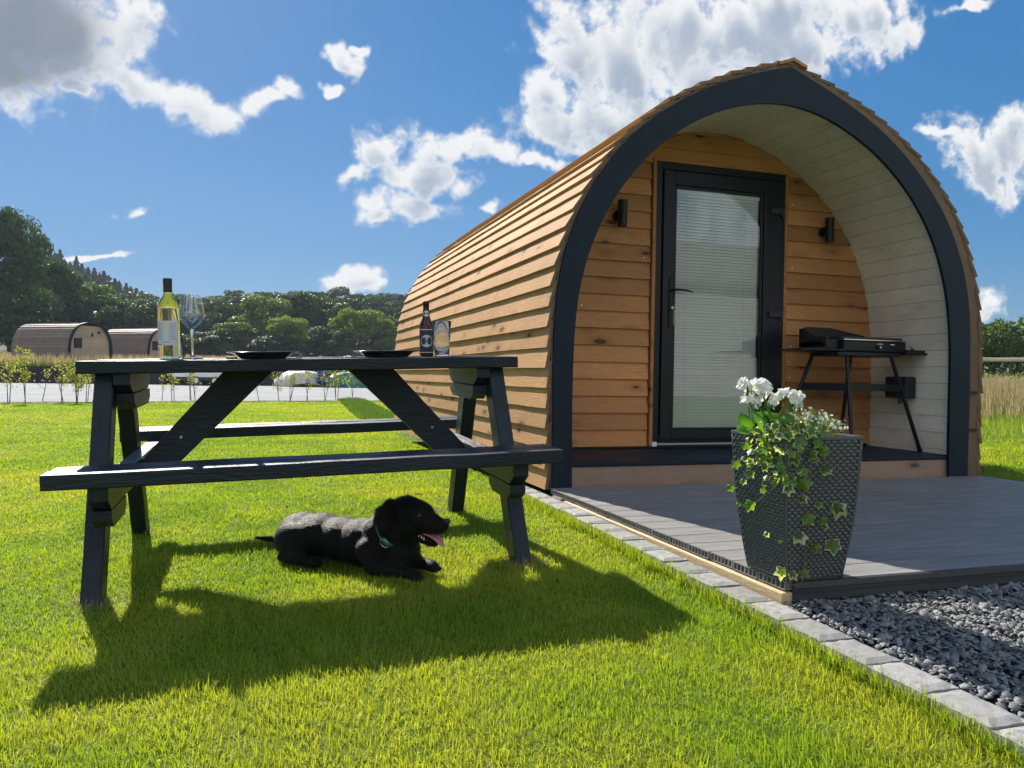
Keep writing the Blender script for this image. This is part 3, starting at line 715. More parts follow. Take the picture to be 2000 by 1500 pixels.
m = MB(); mp = [tuple(p) for p in (LIN+normals(innc)*.01)[::2]]; m.prism(mp, YW+.0205, YW+.03)
wb = m.build('wall_membrane', BLACKP, pod, PO)
# door
m = MB()
m.cur = .5; m.box((DX0-.003, YW-.034, .262), (DX0+.020, YW+.01, DZ1)); m.cur = .8; m.box((DX1-.024, YW-.034, .262), (DX1, YW+.01, DZ1-.012)); m.cur = .2; m.box((DX0+.0205, YW-.0345, DZ1-.022), (DX1-.0245, YW+.01, DZ1+.001))
m.build('door_trim', LARCHX, pod, PO)
door = empty('door', (DX0+.02-PO[0], YW-.03-PO[1], .28-PO[2])); door.parent = pod
DO = (DX0+.02, YW-.03, .28)
fx0, fx1, fz0, fz1 = 2.5525, 3.583, .300, 2.199
gx0, gx1, gz0, gz1 = 2.708, 3.385, .388, 2.029
m = MB(); yo = YW-.030
m.box((fx0, yo, fz0), (fx0+.045, yo+.05, fz1)); m.box((fx1-.045, yo, fz0), (fx1, yo+.05, fz1)); m.box((fx0+.0455, yo, fz1-.048), (fx1-.0455, yo+.05, fz1)); m.box((fx0+.0455, yo, fz0), (fx1-.0455, yo+.05, fz0+.035))
m.build('door_frame', UPVC, door, DO, bevel=.004)
m = MB(); yl = yo-.014; lx0, lx1, lz0, lz1 = fx0+.052, fx1-.052, fz0+.012, fz1-.056
def leaf_frame(m, a0, a1, b0, b1, A0, A1, B0, B1, y0, y1):
    m.box((a0, y0, b0), (A0, y1, b1)); m.box((A1, y0, b0), (a1, y1, b1)); m.box((A0+.0003, y0, B1), (A1-.0003, y1, b1)); m.box((A0+.0003, y0, b0), (A1-.0003, y1, B0))
leaf_frame(m, lx0, lx1, lz0, lz1, gx0-.018, gx1+.018, gz0-.018, gz1+.018, yl, yl+.055)
leafo = m.build('door_leaf', UPVC, door, DO, bevel=.004)
m = MB(); leaf_frame(m, gx0-.017, gx1+.017, gz0-.017, gz1+.017, gx0, gx1, gz0, gz1, yl+.010, yl+.05); m.build('glazing_bead', UPVC, door, DO, bevel=.003)
gm, t, b, out = newmat('door_glass')
t.n.remove(b); tr = t.node('ShaderNodeBsdfTransparent'); tr.inputs[0].default_value = (.86, .90, .88, 1)
gl = t.node('ShaderNodeBsdfGlossy'); gl.inputs['Roughness'].default_value = .004; gl.inputs[0].default_value = (.95, .97, 1, 1)
fr = t.node('ShaderNodeFresnel'); fr.inputs[0].default_value = 1.75
mx = t.node('ShaderNodeMixShader'); t.lk(t.math('MULTIPLY', fr.outputs[0], 1.15, clamp=True), mx.inputs[0]); t.lk(tr.outputs[0], mx.inputs[1]); t.lk(gl.outputs[0], mx.inputs[2]); t.lk(mx.outputs[0], out.inputs[0])
# gentle waviness of the sealed unit
nb_ = t.node('ShaderNodeBump'); nb_.inputs['Strength'].default_value = .05; nb_.inputs['Distance'].default_value = .02
t.lk(t.noise(t.node('ShaderNodeTexCoord').outputs['Object'], 3.0, 1, .4), nb_.inputs['Height']); t.lk(nb_.outputs[0], gl.inputs['Normal'])
m = MB(); m.add([(gx0-.002, yl+.022, gz0-.002), (gx1+.002, yl+.022, gz0-.002), (gx1+.002, yl+.022, gz1+.002), (gx0-.002, yl+.022, gz1+.002)], [(0, 1, 2, 3)]); m.build('glass_pane', gm, door, DO)
BLIND = simple('blind_slat', (.93, .93, .92), .45, var=.04, scale=10, bmp=0)
m = MB(); nz = int((gz1-gz0-.02)/.0215)
for k in range(nz):
    zc = gz0+.012+k*.0215; tilt = 1.12+random.uniform(-.035, .035); w = .0128
    dy = w*math.cos(tilt); dz = w*math.sin(tilt)
    pts = [(-1, 0), (-.4, .0022), (.4, .0022), (1, 0)]
    poly = [(yl+.047+u*dy-h*math.sin(tilt)*1, zc+u*dz+h*math.cos(tilt)) for u, h in pts]
    poly2 = [(a, c-.0009) for a, c in poly][::-1]
    m.prism(poly+poly2, gx0+.004, gx1-.006, axis=0)
bl = m.build('blind', BLIND, door, DO)
m = MB(); m.box((gx0+.003, yl+.034, gz1-.030), (gx1-.003, yl+.056, gz1-.004)); m.build('blind_rail', BLIND, bl, DO); m = MB(); m.box((gx0+.003, yl+.036, gz0-.001), (gx1-.003, yl+.056, gz0+.009)); m.build('blind_rail', BLIND, bl, DO)
m = MB()
for xx in (gx0+.09, gx1-.12): m.box((xx, yl+.0335, gz0), (xx+.0012, yl+.0345, gz1-.03))
cd = m.build('blind_cord', simple('cord', (.55, .56, .56), .6, bmp=0), door, DO)
m = MB(); m.box((gx0-.004, yl+.07, gz0-.01), (gx1+.004, yl+.075, gz1+.01)); m.build('door_backing', simple('dim_room', (.30, .31, .31), .9), door, DO)
# handle
hd = MB(); hd.box((2.652, yl-.010, 1.07), (2.684, yl, 1.41)); hob = hd.build('door_handle', BLACK, door, DO, bevel=.004)
m = MB(); m.tube([(2.668, yl-.01, 1.325), (2.668, yl-.05, 1.325)], .010, 12); m.tube([(2.664, yl-.048, 1.326), (2.70, yl-.052, 1.327), (2.76, yl-.050, 1.325), (2.806, yl-.046, 1.317)], [.010, .010, .0095, .007], 12, flat=.7); m.build('lever', BLACK, hob, DO, smooth=True)
m = MB(); m.tube([(2.668, yl-.010, 1.205), (2.668, yl-.024, 1.205)], .009, 16); m.box((2.662, yl-.045, 1.203), (2.674, yl-.024, 1.207)); m.tube([(2.668+.010*math.cos(a), yl-.045, 1.193+.010*math.sin(a)) for a in np.linspace(0, 2*PI, 15)], .0012, 6, cap=False); m.box((2.6675, yl-.046, 1.09), (2.6695, yl-.045, 1.184)); m.build('lock_key', STEEL, hob, DO)
for hz in (1.927, 1.195):
    m = MB(); m.box((3.447, yl-.016, hz-.022), (3.545, yl, hz+.022)); m.tube([(3.552, yl-.014, hz-.05), (3.552, yl-.014, hz+.024)], .011, 14); m.build('hinge', BLACKP, door, DO, bevel=.003)
m = MB(); m.box((DX0+.02, YW-.052, .270), (DX1-.03, YW-.015, .2815)); m.build('door_sill', GREYSILL, door, DO, bevel=.002)
m = MB(); m.box((2.542, YW-.054, .262), (2.575, YW-.03, .292)); m.build('sill_end', WHITEP, door, DO)
# wall lights
for lx, lz in ((2.274, 1.812), (3.929, 1.822)):
    m = MB(); m.lathe([(.0, -.085), (.022, -.085), (.022, -.080), (.030, -.082), (.030, -.086), (.032, -.086), (.032, .086), (.030, .086), (.0, .082)], 24, (lx, YW-.085, lz)); w = m.build('wall_light', BLACK, pod, PO, smooth=False)
    m = MB(); m.tube([(lx-.012, YW-.022, lz-.01), (lx-.012, YW-.05, lz-.01)], .034, 20); m.tube([(lx-.01, YW-.05, lz-.01), (lx, YW-.085, lz-.01)], .012, 10); m.build('light_bracket', BLACK, w, PO)
# socket box on the lining
m = MB(); m.box((4.285, 4.36, .615), (4.375, 4.56, .765)); m.tube([(4.29, 4.36, .70), (4.25, 4.42, .615)], .02, 10); ob = m.build('outlet_box', BLACKP, pod, PO, bevel=.012)
m = MB(); m.tube([(4.28, 4.40, .62), (4.27, 4.40, .575)], .013, 10); m.build('cable_gland', BLACKP, ob, PO)
# iron brackets on the right flank timber
for zz in (.405, .655):
    m = MB(); m.box((4.500, YF+.006, zz), (4.575, YF+.02, zz+.018)); m.build('fixing_bracket', BLACK, pod, PO)

# ------------------------------------------------------------------ deck
dk = empty('decking', (1.53, 2.0, 0), label='grey composite deck with hollow board ends in front of the pod', cat='deck')
DKO = (1.53, 2.0, 0)
m = MB(); yb = 2.012; bw = .1415; x0, x1 = 1.53, 4.60; k = 0
while yb < 4.02:
    y1 = min(yb+bw-.0075, 4.03); xe = x0+random.uniform(-.003, .003); m.cur = random.random()
    m.box((xe, yb, .1062), (x1, y1, .110))
    m.box((xe, yb, .0825), (x1, y1, .0862))
    nweb = 6
    for w in range(nweb+1):
        yy = yb+(y1-yb-.005)*w/nweb
        m.box((xe+.0003, yy, .0863), (xe+.35, yy+.0045, .1061))
    m.box((xe+.35, yb+.001, .0863), (x1-.001, y1-.001, .1061))
    yb += bw
m.build('deck_boards', DECK, dk, DKO)
m = MB(); m.box((1.60, 2.05, .02), (4.55, 3.98, .082)); m.build('deck_frame', BLACKP, dk, DKO)
m = MB(); m.cur = .4; m.box((1.517, 2.004, .020), (1.556, 3.80, .0775)); m.build('timber_bearer', PINE, dk, DKO, bevel=.004)
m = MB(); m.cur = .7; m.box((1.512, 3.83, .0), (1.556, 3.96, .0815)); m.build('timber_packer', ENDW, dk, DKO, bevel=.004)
m = MB(); m.prism([(2.006, .1105), (1.992, .1095), (1.990, .092), (1.999, .088), (1.999, .078), (1.988, .074), (1.988, .055), (1.994, .050), (1.994, .02), (2.004, .02), (2.004, .082), (2.006, .084)], 1.553, 4.62, axis=0)
m.build('edge_trim', simple('trim_grey', (.035, .038, .042), .5, bmp=.1), dk, DKO)
m = MB(); m.box((4.602, 2.0, .0), (4.622, 4.04, .109)); m.build('side_trim', FASCIA, dk, DKO)

# ------------------------------------------------------------------ picnic table (slightly out of level, as the lawn is)
tu = Vector((.99938, -.005, .0349)); tv_ = Vector((.004, .99966, .0261)); tw = Vector((-.0349, -.0261, .99905))
TMX = Matrix(((tu[0], tv_[0], tw[0]), (tu[1], tv_[1], tw[1]), (tu[2], tv_[2], tw[2])))
TM = TMX.to_4x4(); TM.translation = Vector((.2303, 3.3675, 0))
table = empty('picnic_table', label='blue grey stained picnic table with attached benches standing on the lawn', cat='picnic table')
table.matrix_world = TM
def rbar(m, lo, hi, r=None, sag=.0015, n=10, ax=0):
    """rough sawn board between two corners, subdivided along ax with small wobble"""
    lo = list(lo); hi = list(hi); vs = []; o1, o2 = [i for i in range(3) if i != ax]
    c = min(.004, (hi[o1]-lo[o1])*.12, (hi[o2]-lo[o2])*.12)
    sec = [(lo[o1]+c, lo[o2]), (hi[o1]-c, lo[o2]), (hi[o1], lo[o2]+c), (hi[o1], hi[o2]-c), (hi[o1]-c, hi[o2]), (lo[o1]+c, hi[o2]), (lo[o1], hi[o2]-c), (lo[o1], lo[o2]+c)]
    for k in range(n+1):
        a = lo[ax]+(hi[ax]-lo[ax])*k/n; j1 = random.uniform(-sag, sag); j2 = random.uniform(-sag, sag)
        for (p, q) in sec:
            v = [0, 0, 0]; v[ax] = a; v[o1] = p+j1; v[o2] = q+j2; vs.append(tuple(v))
    N = 8; fs = [tuple(range(N))[::-1], tuple(n*N+i for i in range(N))]
    for k in range(n):
        for i in range(N):
            j = (i+1) % N; fs.append((k*N+i, k*N+j, (k+1)*N+j, (k+1)*N+i))
    m.add(vs, fs, random.random() if r is None else r)
ZT = .783; LT = 1.625; W2 = .2725
m = MB(); nbd = 5; bw = 2*W2/nbd
for k in range(nbd):
    e0 = random.uniform(-.004, .004); zz = random.uniform(-.002, .003)
    rbar(m, (-LT/2+(e0 if k else 0), -W2+k*bw, ZT-.045+(zz if k else 0)), (LT/2+(random.uniform(-.004, .004) if k else 0), -W2+(k+1)*bw-.007, ZT+(zz if k else 0)))
m.build('tabletop', TABLEW, table)
for sg in (-1, 1):
    m = MB(); a, b_ = (-.773, -.565) if sg < 0 else (.565, .773)
    h = (b_-a)/2
    for k in range(2):
        zz = random.uniform(-.0015, .0015)
        rbar(m, (-.814+random.uniform(-.003, .003), a+k*h, .4553-.046+zz), (.814+random.uniform(-.003, .003), a+(k+1)*h-.007, .4553+zz))
    m.build('bench_seat', TABLEW, table)
def legpoly(m, sx, sv):
    # leaning leg in the v-h plane: foot at v=sv*.565, head at v=sv*.17
    f = Vector((0, sv*.555, -.05)); t_ = Vector((0, sv*.175, ZT-.0475)); d = (t_-f).normalized(); n_ = Vector((0, d.z, -d.y)); w = .046
    u0, u1 = sx*.70, sx*.762
    if u0 > u1: u0, u1 = u1, u0
    vs = []; N = 8
    for k in range(N+1):
        c = f+(t_-f)*(k/N); j = random.uniform(-.001, .001)
        cc = .004
        hw = w/abs(d.z)
        for (uu, vv) in ((u0+cc, -hw), (u1-cc, -hw), (u1, -hw+cc), (u1, hw-cc), (u1-cc, hw), (u0+cc, hw), (u0, hw-cc), (u0, -hw+cc)):
            vs.append((uu+j, c.y+vv, c.z))
    fs = [tuple(range(8))[::-1], tuple(N*8+i for i in range(8))]
    for k in range(N):
        for i in range(8):
            j = (i+1) % 8; fs.append((k*8+i, k*8+j, (k+1)*8+j, (k+1)*8+i))
    m.add(vs, fs, random.random())
for sx in (-1, 1):
    for sv in (-1, 1):
        m = MB(); legpoly(m, sx, sv); m.build('leg', TABLEZ, table)
def chbar(m, u0, u1, v0, v1, z0, z1, ch, r=None):
    """bar along v with both lower ends chamfered"""
    poly = [(v0, z1), (v0, z0+ (z1-z0)*.45), (v0+ch, z0), (v1-ch, z0), (v1, z0+(z1-z0)*.45), (v1, z1)]
    m.prism(poly, min(u0, u1), max(u0, u1), r=random.random() if r is None else r, axis=0)
for sx in (-1, 1):
    m = MB(); chbar(m, sx*.6985, sx*.642, -.255, .255, .665, .7365, .06)
    m.build('top_batten', TABLEV, table, bevel=.002)
    m = MB(); chbar(m, sx*.6985, sx*.637, -.21, .21, .605, .6635, .05); m.build('top_batten', TABLEV, table, bevel=.002)
    m = MB(); chbar(m, sx*.6985, sx*.642, -.735, .735, .330, .4085, .05); m.build('bench_batten', TABLEV, table, bevel=.002)
    for sv in (-1, 1):
        m = MB(); chbar(m, sx*.7585, sx*.700, *( (-.735, -.520) if sv < 0 else (.520, .735)), .270, .3285, .04)
        m2 = MB(); chbar(m2, sx*.6985, sx*.64, *( (-.70, -.42) if sv < 0 else (.42, .70)), .272, .3285, .045); m2.build('bench_block', TABLEV, table, bevel=.002)
    # diagonal brace in the u-h plane
    m = MB(); yb0, yb1 = -.032, .032
    poly = [(sx*.665, .372), (sx*.515, .372), (sx*.145, .7370), (sx*.335, .7370)]
    # prism along v
    m.prism(poly, yb0, yb1, r=random.random(), axis=1, segs=2, jit=.0); m.build('brace', TABLEW, table, bevel=.003)
    # bolt heads
    m = MB()
    for (vv, zz) in ((-.30, .62), (.30, .62)):
        pass
for sx in (-1, 1):
    m = MB(); m.tube([(sx*.50, -.033, .48), (sx*.50, -.037, .48)], .006, 10); m.build('screw_head', STEEL, table)

for sx in (-1, 1):
    for vv, zz in ((-.235, .635), (.235, .635), (-.43, .37), (.43, .37)):
        m = MB(); m.tube([(sx*.7625, vv, zz), (sx*.768, vv, zz)], .011, 14); m.build('bolt', STEEL, table)
# ------------------------------------------------------------------ things on the table
def on_table(name, u, v, rotz=0, sc=1.0, **k):
    o = empty(name, **k); o.matrix_world = TM @ Matrix.Translation((u, v, ZT+.0012)) @ Matrix.Rotation(rotz, 4, 'Z') @ Matrix.Scale(sc, 4); return o
def glassmat(name, colr, ior=1.5, rough=0.0):
    m, t, b, out = newmat(name); b.inputs['Base Color'].default_value = c4(colr); b.inputs['Roughness'].default_value = rough
    b.inputs['IOR'].default_value = ior; b.inputs['Transmission Weight'].default_value = 1.0; return m
GL = glassmat('clear_glass', (.97, .98, .98)); WINE = glassmat('white_wine_bottle', (.90, .87, .50), 1.42); AMBER = glassmat('amber_bottle', (.07, .014, .008), 1.45)
def thin_glass():
    m, t, b, out = newmat('thin_glass'); t.n.remove(b)
    tr = t.node('ShaderNodeBsdfTransparent'); tr.inputs[0].default_value = (.92, .94, .98, 1)
    gl = t.node('ShaderNodeBsdfGlossy'); gl.inputs['Roughness'].default_value = .01; gl.inputs[0].default_value = (.90, .93, 1, 1)
    fr = t.node('ShaderNodeFresnel'); fr.inputs[0].default_value = 1.6
    mx = t.node('ShaderNodeMixShader'); lw = t.node('ShaderNodeLayerWeight'); t.lk(t.math('ADD', t.math('MULTIPLY', t.math('POWER', lw.outputs['Facing'], 4.0), .70), .17), mx.inputs[0]); t.lk(tr.outputs[0], mx.inputs[1]); t.lk(gl.outputs[0], mx.inputs[2]); t.lk(mx.outputs[0], out.inputs[0]); return m
TGL = thin_glass()
LABEL = simple('paper_label', (.62, .64, .70), .6, var=.05, scale=60, bmp=0)
LABELD = simple('label_print', (.10, .10, .13), .6, bmp=0, var=.02)
LABELY = simple('label_gold', (.70, .58, .38), .5, bmp=0, var=.02)
# wine bottle
wb_ = on_table('wine_bottle', -.546, .09, sc=1.07, label='tall white wine bottle with black screw cap and pale back label', cat='bottle')
S = .3/.302
m = MB(); m.lathe([(0, .006), (.030, .001), (.0375, .004), (.0385, .012), (.0385, .188), (.037, .200), (.030, .217), (.020, .234), (.0150, .246), (.0143, .252), (.0143, .262), (0, .262)], 40); m.build('bottle_glass', WINE, wb_, smooth=True)
m = MB(); m.lathe([(0, .250), (.0155, .250), (.0158, .253), (.0158, .268), (.0150, .270), (.0152, .272), (.0160, .274), (.0160, .3), (.0150, .3025), (0, .3025)], 32); m.build('screw_cap', BLACKP, wb_, smooth=False)
def labelband(m, r, z0, z1, a0, a1, n=24, th=.0004):
    vs = []; 
    for i in range(n+1):
        a = a0+(a1-a0)*i/n
        for rr in (r, r+th):
            for z in (z0, z1): vs.append((rr*math.cos(a), rr*math.sin(a), z))
    fs = []
    for i in range(n):
        q = i*4; fs += [(q+2, q+6, q+7, q+3), (q, q+1, q+5, q+4), (q+1, q+3, q+7, q+5), (q, q+4, q+6, q+2)]
    fs += [(0, 2, 3, 1), (n*4, n*4+1, n*4+3, n*4+2)]
    m.add(vs, fs)
AC = -PI/2-.19
m = MB(); labelband(m, .0387, .052, .143, AC-1.0, AC+1.12); lo = m.build('label', LABEL, wb_)
m = MB(); labelband(m, .0393, .054, .0575, AC-.98, AC-.45)
for i in range(5): labelband(m, .0393, .062, .0655+.001*(i % 2), AC-.22+i*.12, AC-.16+i*.12, 4)
for i in range(11):
    z = .072+i*.0062
    labelband(m, .0393, z, z+.0009, AC-.9, AC-.2-(i % 3)*.05); labelband(m, .0393, z, z+.0009, AC+.28, AC+1.0-(i % 4)*.06)
m.build('label_print', LABELD, lo)
m = MB(); labelband(m, .0393, .113, .1425, AC-.12, AC+.18, 8); m.build('label_crest', LABELY, lo)
# wine glass
wg = on_table('wine_glass', -.459, .08, sc=1.06, label='empty stemmed wine glass beside the white wine bottle', cat='wine glass')
sc_ = .247/.245
bowl = [(.005, .112), (.018, .124), (.034, .140), (.0465, .158), (.0480, .165), (.0455, .185), (.0395, .220), (.0350, .2455)]
m = MB(); m.lathe(bowl, 48); m.build('bowl', TGL, wg, smooth=True)
m = MB(); m.lathe([(0, .0012), (.036, .0005), (.0385, .0015), (.036, .0028), (.018, .0045), (.008, .0075), (.0046, .014), (.0038, .03), (.0036, .06), (.0040, .09), (.0058, .106), (.0085, .114), (0, .116)], 36); m.build('stem', GL, wg, smooth=True)
# plates
PLATE = simple('dark_plate', (.035, .04, .05), .18, var=.05, scale=20, bmp=0, spec=.7)
def plate(u, v, lab):
    p = on_table('dinner_plate', u, v, label=lab, cat='plate', group='dark dinner plates on the picnic table')
    m = MB(); m.lathe([(0, .0), (.080, .0), (.088, .002), (.098, .010), (.112, .020), (.137, .0245), (.1385, .0262), (.136, .0275), (.112, .0235), (.096, .0135), (.086, .006), (0, .0045)], 56)
    m.build('plate_body', PLATE, p, smooth=True); return p
plate(-.186, -.10, 'dark dinner plate to the right of the wine glass')
plate(.303, -.08, 'dark dinner plate in front of the brown beer bottle')
def fork(u, v, rot, lab, up=.008):
    p = on_table('fork', u, v, rot, label=lab, cat='fork', group='steel forks beside the plates')
    m = MB(); Lh = .115
    m.tube([(0, -.13, .003), (0, -.06, .006), (0, 0, .005), (0, .02, .004)], [.005, .0032, .0022, .004], 8, flat=.5); 
    m.tube([(0, .02, .004), (0, .035, .0035)], [.006, .012], 10, flat=.18)
    for i in range(4):
        x = -.0105+i*.007
        m.tube([(x, .034, .0036), (x*1.02, .052, .007), (x*1.02, .070, .013+up)], [.0016, .0014, .0009], 6)
    m.build('fork_body', STEEL, p, smooth=True); return p
fork(-.052, -.19, PI-.08, 'steel fork at the right rim of the plate nearer the wine glass', .008)
fork(.150, -.15, PI+.12, 'steel fork at the left rim of the plate nearer the beer bottle', .006)
kn = on_table('table_knife', -.31, -.20, .25, label='flat table knife lying left of the plate nearer the wine glass', cat='knife')
m = MB(); m.box((-.011, -.095, .0005), (.011, .0, .009)); m.prism([(-.009, .001), (.009, .001), (.009, .0025), (-.009, .0025)], .0, .11); m.build('knife_body', simple('red_brown_handle', (.10, .025, .02), .4, bmp=0), kn, bevel=.001)
def disc_label(m, r, zc, rz_, ra, n=26, th=.0006):
    vs = [(r*math.cos(AC)+th*math.cos(AC), r*math.sin(AC)+th*math.sin(AC), zc)]
    for i in range(n):
        a = 2*PI*i/n; aa = AC+ra*math.cos(a); vs.append(((r+th)*math.cos(aa), (r+th)*math.sin(aa), zc+rz_*math.sin(a)))
    m.add(vs, [(0, 1+i, 1+(i+1) % n) for i in range(n)])
# beer bottle
bb = on_table('beer_bottle', .487, -.0, label='brown beer bottle with round pale labels behind the pint glass', cat='bottle')
m = MB(); m.lathe([(0, .004), (.026, .0), (.0295, .004), (.030, .01), (.030, .125), (.028, .140), (.0195, .158), (.0150, .172), (.0132, .195), (.0125, .222), (.0140, .223), (.0140, .229), (0, .229)], 36); m.build('bottle_glass', AMBER, bb, smooth=True)
m = MB(); m.lathe([(0, .229), (.0125, .229), (.0150, .2275), (.0150, .232), (.0135, .2375), (0, .2385)], 28); m.build('bottle_cap', BLACKP, bb, smooth=True)
m = MB(); labelband(m, .0150, .168, .198, AC-1.3, AC+1.3); nlb = m.build('neck_label', simple('dark_neck_label', (.025, .025, .03), .5, bmp=0), bb); m = MB(); disc_label(m, .0155, .184, .0125, .85); m.build('label_roundel', LABEL, nlb)
m = MB(); labelband(m, .0303, .022, .110, AC-1.2, AC+1.2); lb = m.build('label', simple('dark_label', (.025, .025, .03), .5, bmp=0), bb)
m = MB(); disc_label(m, .0308, .066, .026, .86); labelband(m, .0307, .113, .1165, AC-1.2, AC+1.2); labelband(m, .0307, .016, .019, AC-1.2, AC+1.2); pl = m.build('label_roundel', LABEL, lb)
m = MB()
for i in range(5): labelband(m, .0318, .056+i*.006, .0576+i*.006, AC-.5+.08*abs(i-2), AC+.5-.08*abs(i-2), 8)
m.build('label_print', LABELD, pl)
# pint glass
pg = on_table('pint_glass', .532, -.10, label='empty clear pint glass in front of the brown beer bottle', cat='drinking glass')
m = MB(); m.lathe([(0, .001), (.0285, .001), (.0300, .003), (.0335, .05), (.0405, .1475), (.0400, .1490), (.0390, .1480), (.0322, .05), (.0285, .010), (0, .009)], 44); m.build('glass_body', GL, pg, smooth=True)

# ------------------------------------------------------------------ gas barbecue on the porch
bq = empty('gas_barbecue', (3.9, 4.42, .245), label='black gas barbecue with side shelves on four splayed legs in the porch', cat='barbecue')
BO = (3.9, 4.42, .245)
def B(m, n, mt=BLACK, par=None, **k): return m.build(n, mt, par or bq, BO, **k)
m = MB(); m.prism([(3.70, .925), (4.205, .925), (4.222, .94), (4.222, 1.000), (3.70, 1.000)], 4.30, 4.60); B(m, 'fire_box', bevel=.012)
m = MB(); m.box((3.695, 4.293, 1.0005), (4.226, 4.607, 1.008)); B(m, 'steel_rim', STEEL, bevel=.002)
m = MB(); m.box((3.72, 4.33, 1.0085), (4.216, 4.59, 1.026)); B(m, 'griddle_plate', BLACKP, bevel=.004)
m = MB(); m.prism([(3.60, 1.0), (3.60, 1.088), (3.63, 1.10), (3.83, 1.098), (4.06, 1.060), (4.115, 1.052), (4.135, 1.02), (4.135, 1.0)], 4.578, 4.606); m.prism([(4.32, .955), (4.60, .955), (4.60, 1.085), (4.56, 1.085), (4.45, 1.03), (4.32, 1.02)], 3.575, 3.60, axis=0); B(m, 'wind_shield', bevel=.004)
m = MB(); m.box((3.575, 4.34, .94), (3.70, 4.58, 1.0)); B(m, 'fire_box_end', bevel=.006)
m = MB(); m.prism([(4.28, .926), (4.56, .926), (4.56, .938), (4.28, .938)], 3.36, 3.70, axis=0); B(m, 'side_shelf', bevel=.003)
m = MB(); m.box((4.20, 4.28, .915), (4.43, 4.56, .929)); sh = B(m, 'side_shelf', bevel=.003)
m = MB(); m.box((4.22, 4.30, .9295), (4.385, 4.54, .948)); m.tube([(4.31, 4.34, .948), (4.31, 4.34, .962)], .008, 8); m.tube([(4.35, 4.36, .948), (4.35, 4.40, .975)], .0025, 6); B(m, 'utensil_tray', BLACKP, sh)
m = MB(); m.box((3.66, 4.31, .895), (4.18, 4.58, .924)); B(m, 'stand_top', bevel=.006)
tops = [(3.66, 4.56, .90), (3.76, 4.34, .90), (4.00, 4.58, .90), (4.12, 4.33, .90)]
feet = [(3.42, 4.62, .247), (3.72, 4.22, .247), (4.02, 4.70, .247), (4.37, 4.31, .247)]
for a, b_ in zip(tops, feet):
    m = MB(); m.tube([b_, a], .0135, 12); m.tube([(b_[0], b_[1], .246), (b_[0]+(a[0]-b_[0])*.03, b_[1]+(a[1]-b_[1])*.03, .268)], .016, 12); m.tube([a, (a[0], a[1], .915)], .022, 10); B(m, 'leg')
def legat(i, z): 
    a = Vector(feet[i]); b_ = Vector(tops[i]); return a+(b_-a)*((z-a.z)/(b_.z-a.z))
m = MB()
for i, j in ((0, 1), (1, 3), (3, 2), (2, 0)): m.bar(legat(i, .685), legat(j, .685), .012, .048)
B(m, 'leg_brace', bevel=.002)
m = MB(); m.tube([(3.985, 4.30, .957), (3.985, 4.278, .957)], .013, 18); kb = B(m, 'control_knob', BLACKP)
for q in ((3.978, 4.276, .950, 3.981, 4.2785, .965, 'knob_mark', kb), (3.986, 4.276, .950, 3.989, 4.2785, .965, 'knob_mark', kb), (3.975, 4.2985, .978, 4.02, 4.2995, .982, 'printed_mark', bq), (4.085, 4.2985, .976, 4.12, 4.2995, .982, 'printed_mark', bq)):
    m = MB(); m.box(q[:3], q[3:6]); B(m, q[6], WHITEP, q[7])

# ------------------------------------------------------------------ planter and its plants
def weave_mat():
    m, t, b, out = newmat('woven_resin')
    b.inputs['Base Color'].default_value = (.075, .083, .092, 1); b.inputs['Roughness'].default_value = .32; b.inputs['Specular IOR Level'].default_value = .55
    return m
WEAVE = weave_mat()
pt_ = empty('planter', (1.63, 2.1, .112), label='tall dark woven square planter on the front corner of the deck', cat='planter')
POG = (1.63, 2.1, .112)
def pcorner(z):
    t_ = (z-.112)/(.556-.112); t_ = min(1, max(0, t_))
    hw0, hw1 = .100, .1375; bulge = .010*math.sin(t_*PI)
    cx_ = 1.63+(1.6075-1.63)*t_; cy_ = 2.10+(2.0775-2.10)*t_
    return cx_, cy_, hw0+(hw1-hw0)*(t_**.9)+bulge*.6
m = MB()
NZ = 30
for (zz0, zz1, off0, off1) in ((.112, .556, 0, 0),):
    rings = []
    for k in range(NZ+1):
        z = zz0+(zz1-zz0)*k/NZ; X0, Y0, h = pcorner(z); h -= .004; rings.append([(X0-h, Y0-h, z), (X0+h, Y0-h, z), (X0+h, Y0+h, z), (X0-h, Y0+h, z)])
    vs = [p for r in rings for p in r]; fs = [(0, 3, 2, 1)]
    for k in range(NZ):
        for j in range(4): fs.append((k*4+j, k*4+(j+1) % 4, (k+1)*4+(j+1) % 4, (k+1)*4+j))
    m.add(vs, fs)
m.build('planter_body', WEAVE, pt_, POG)
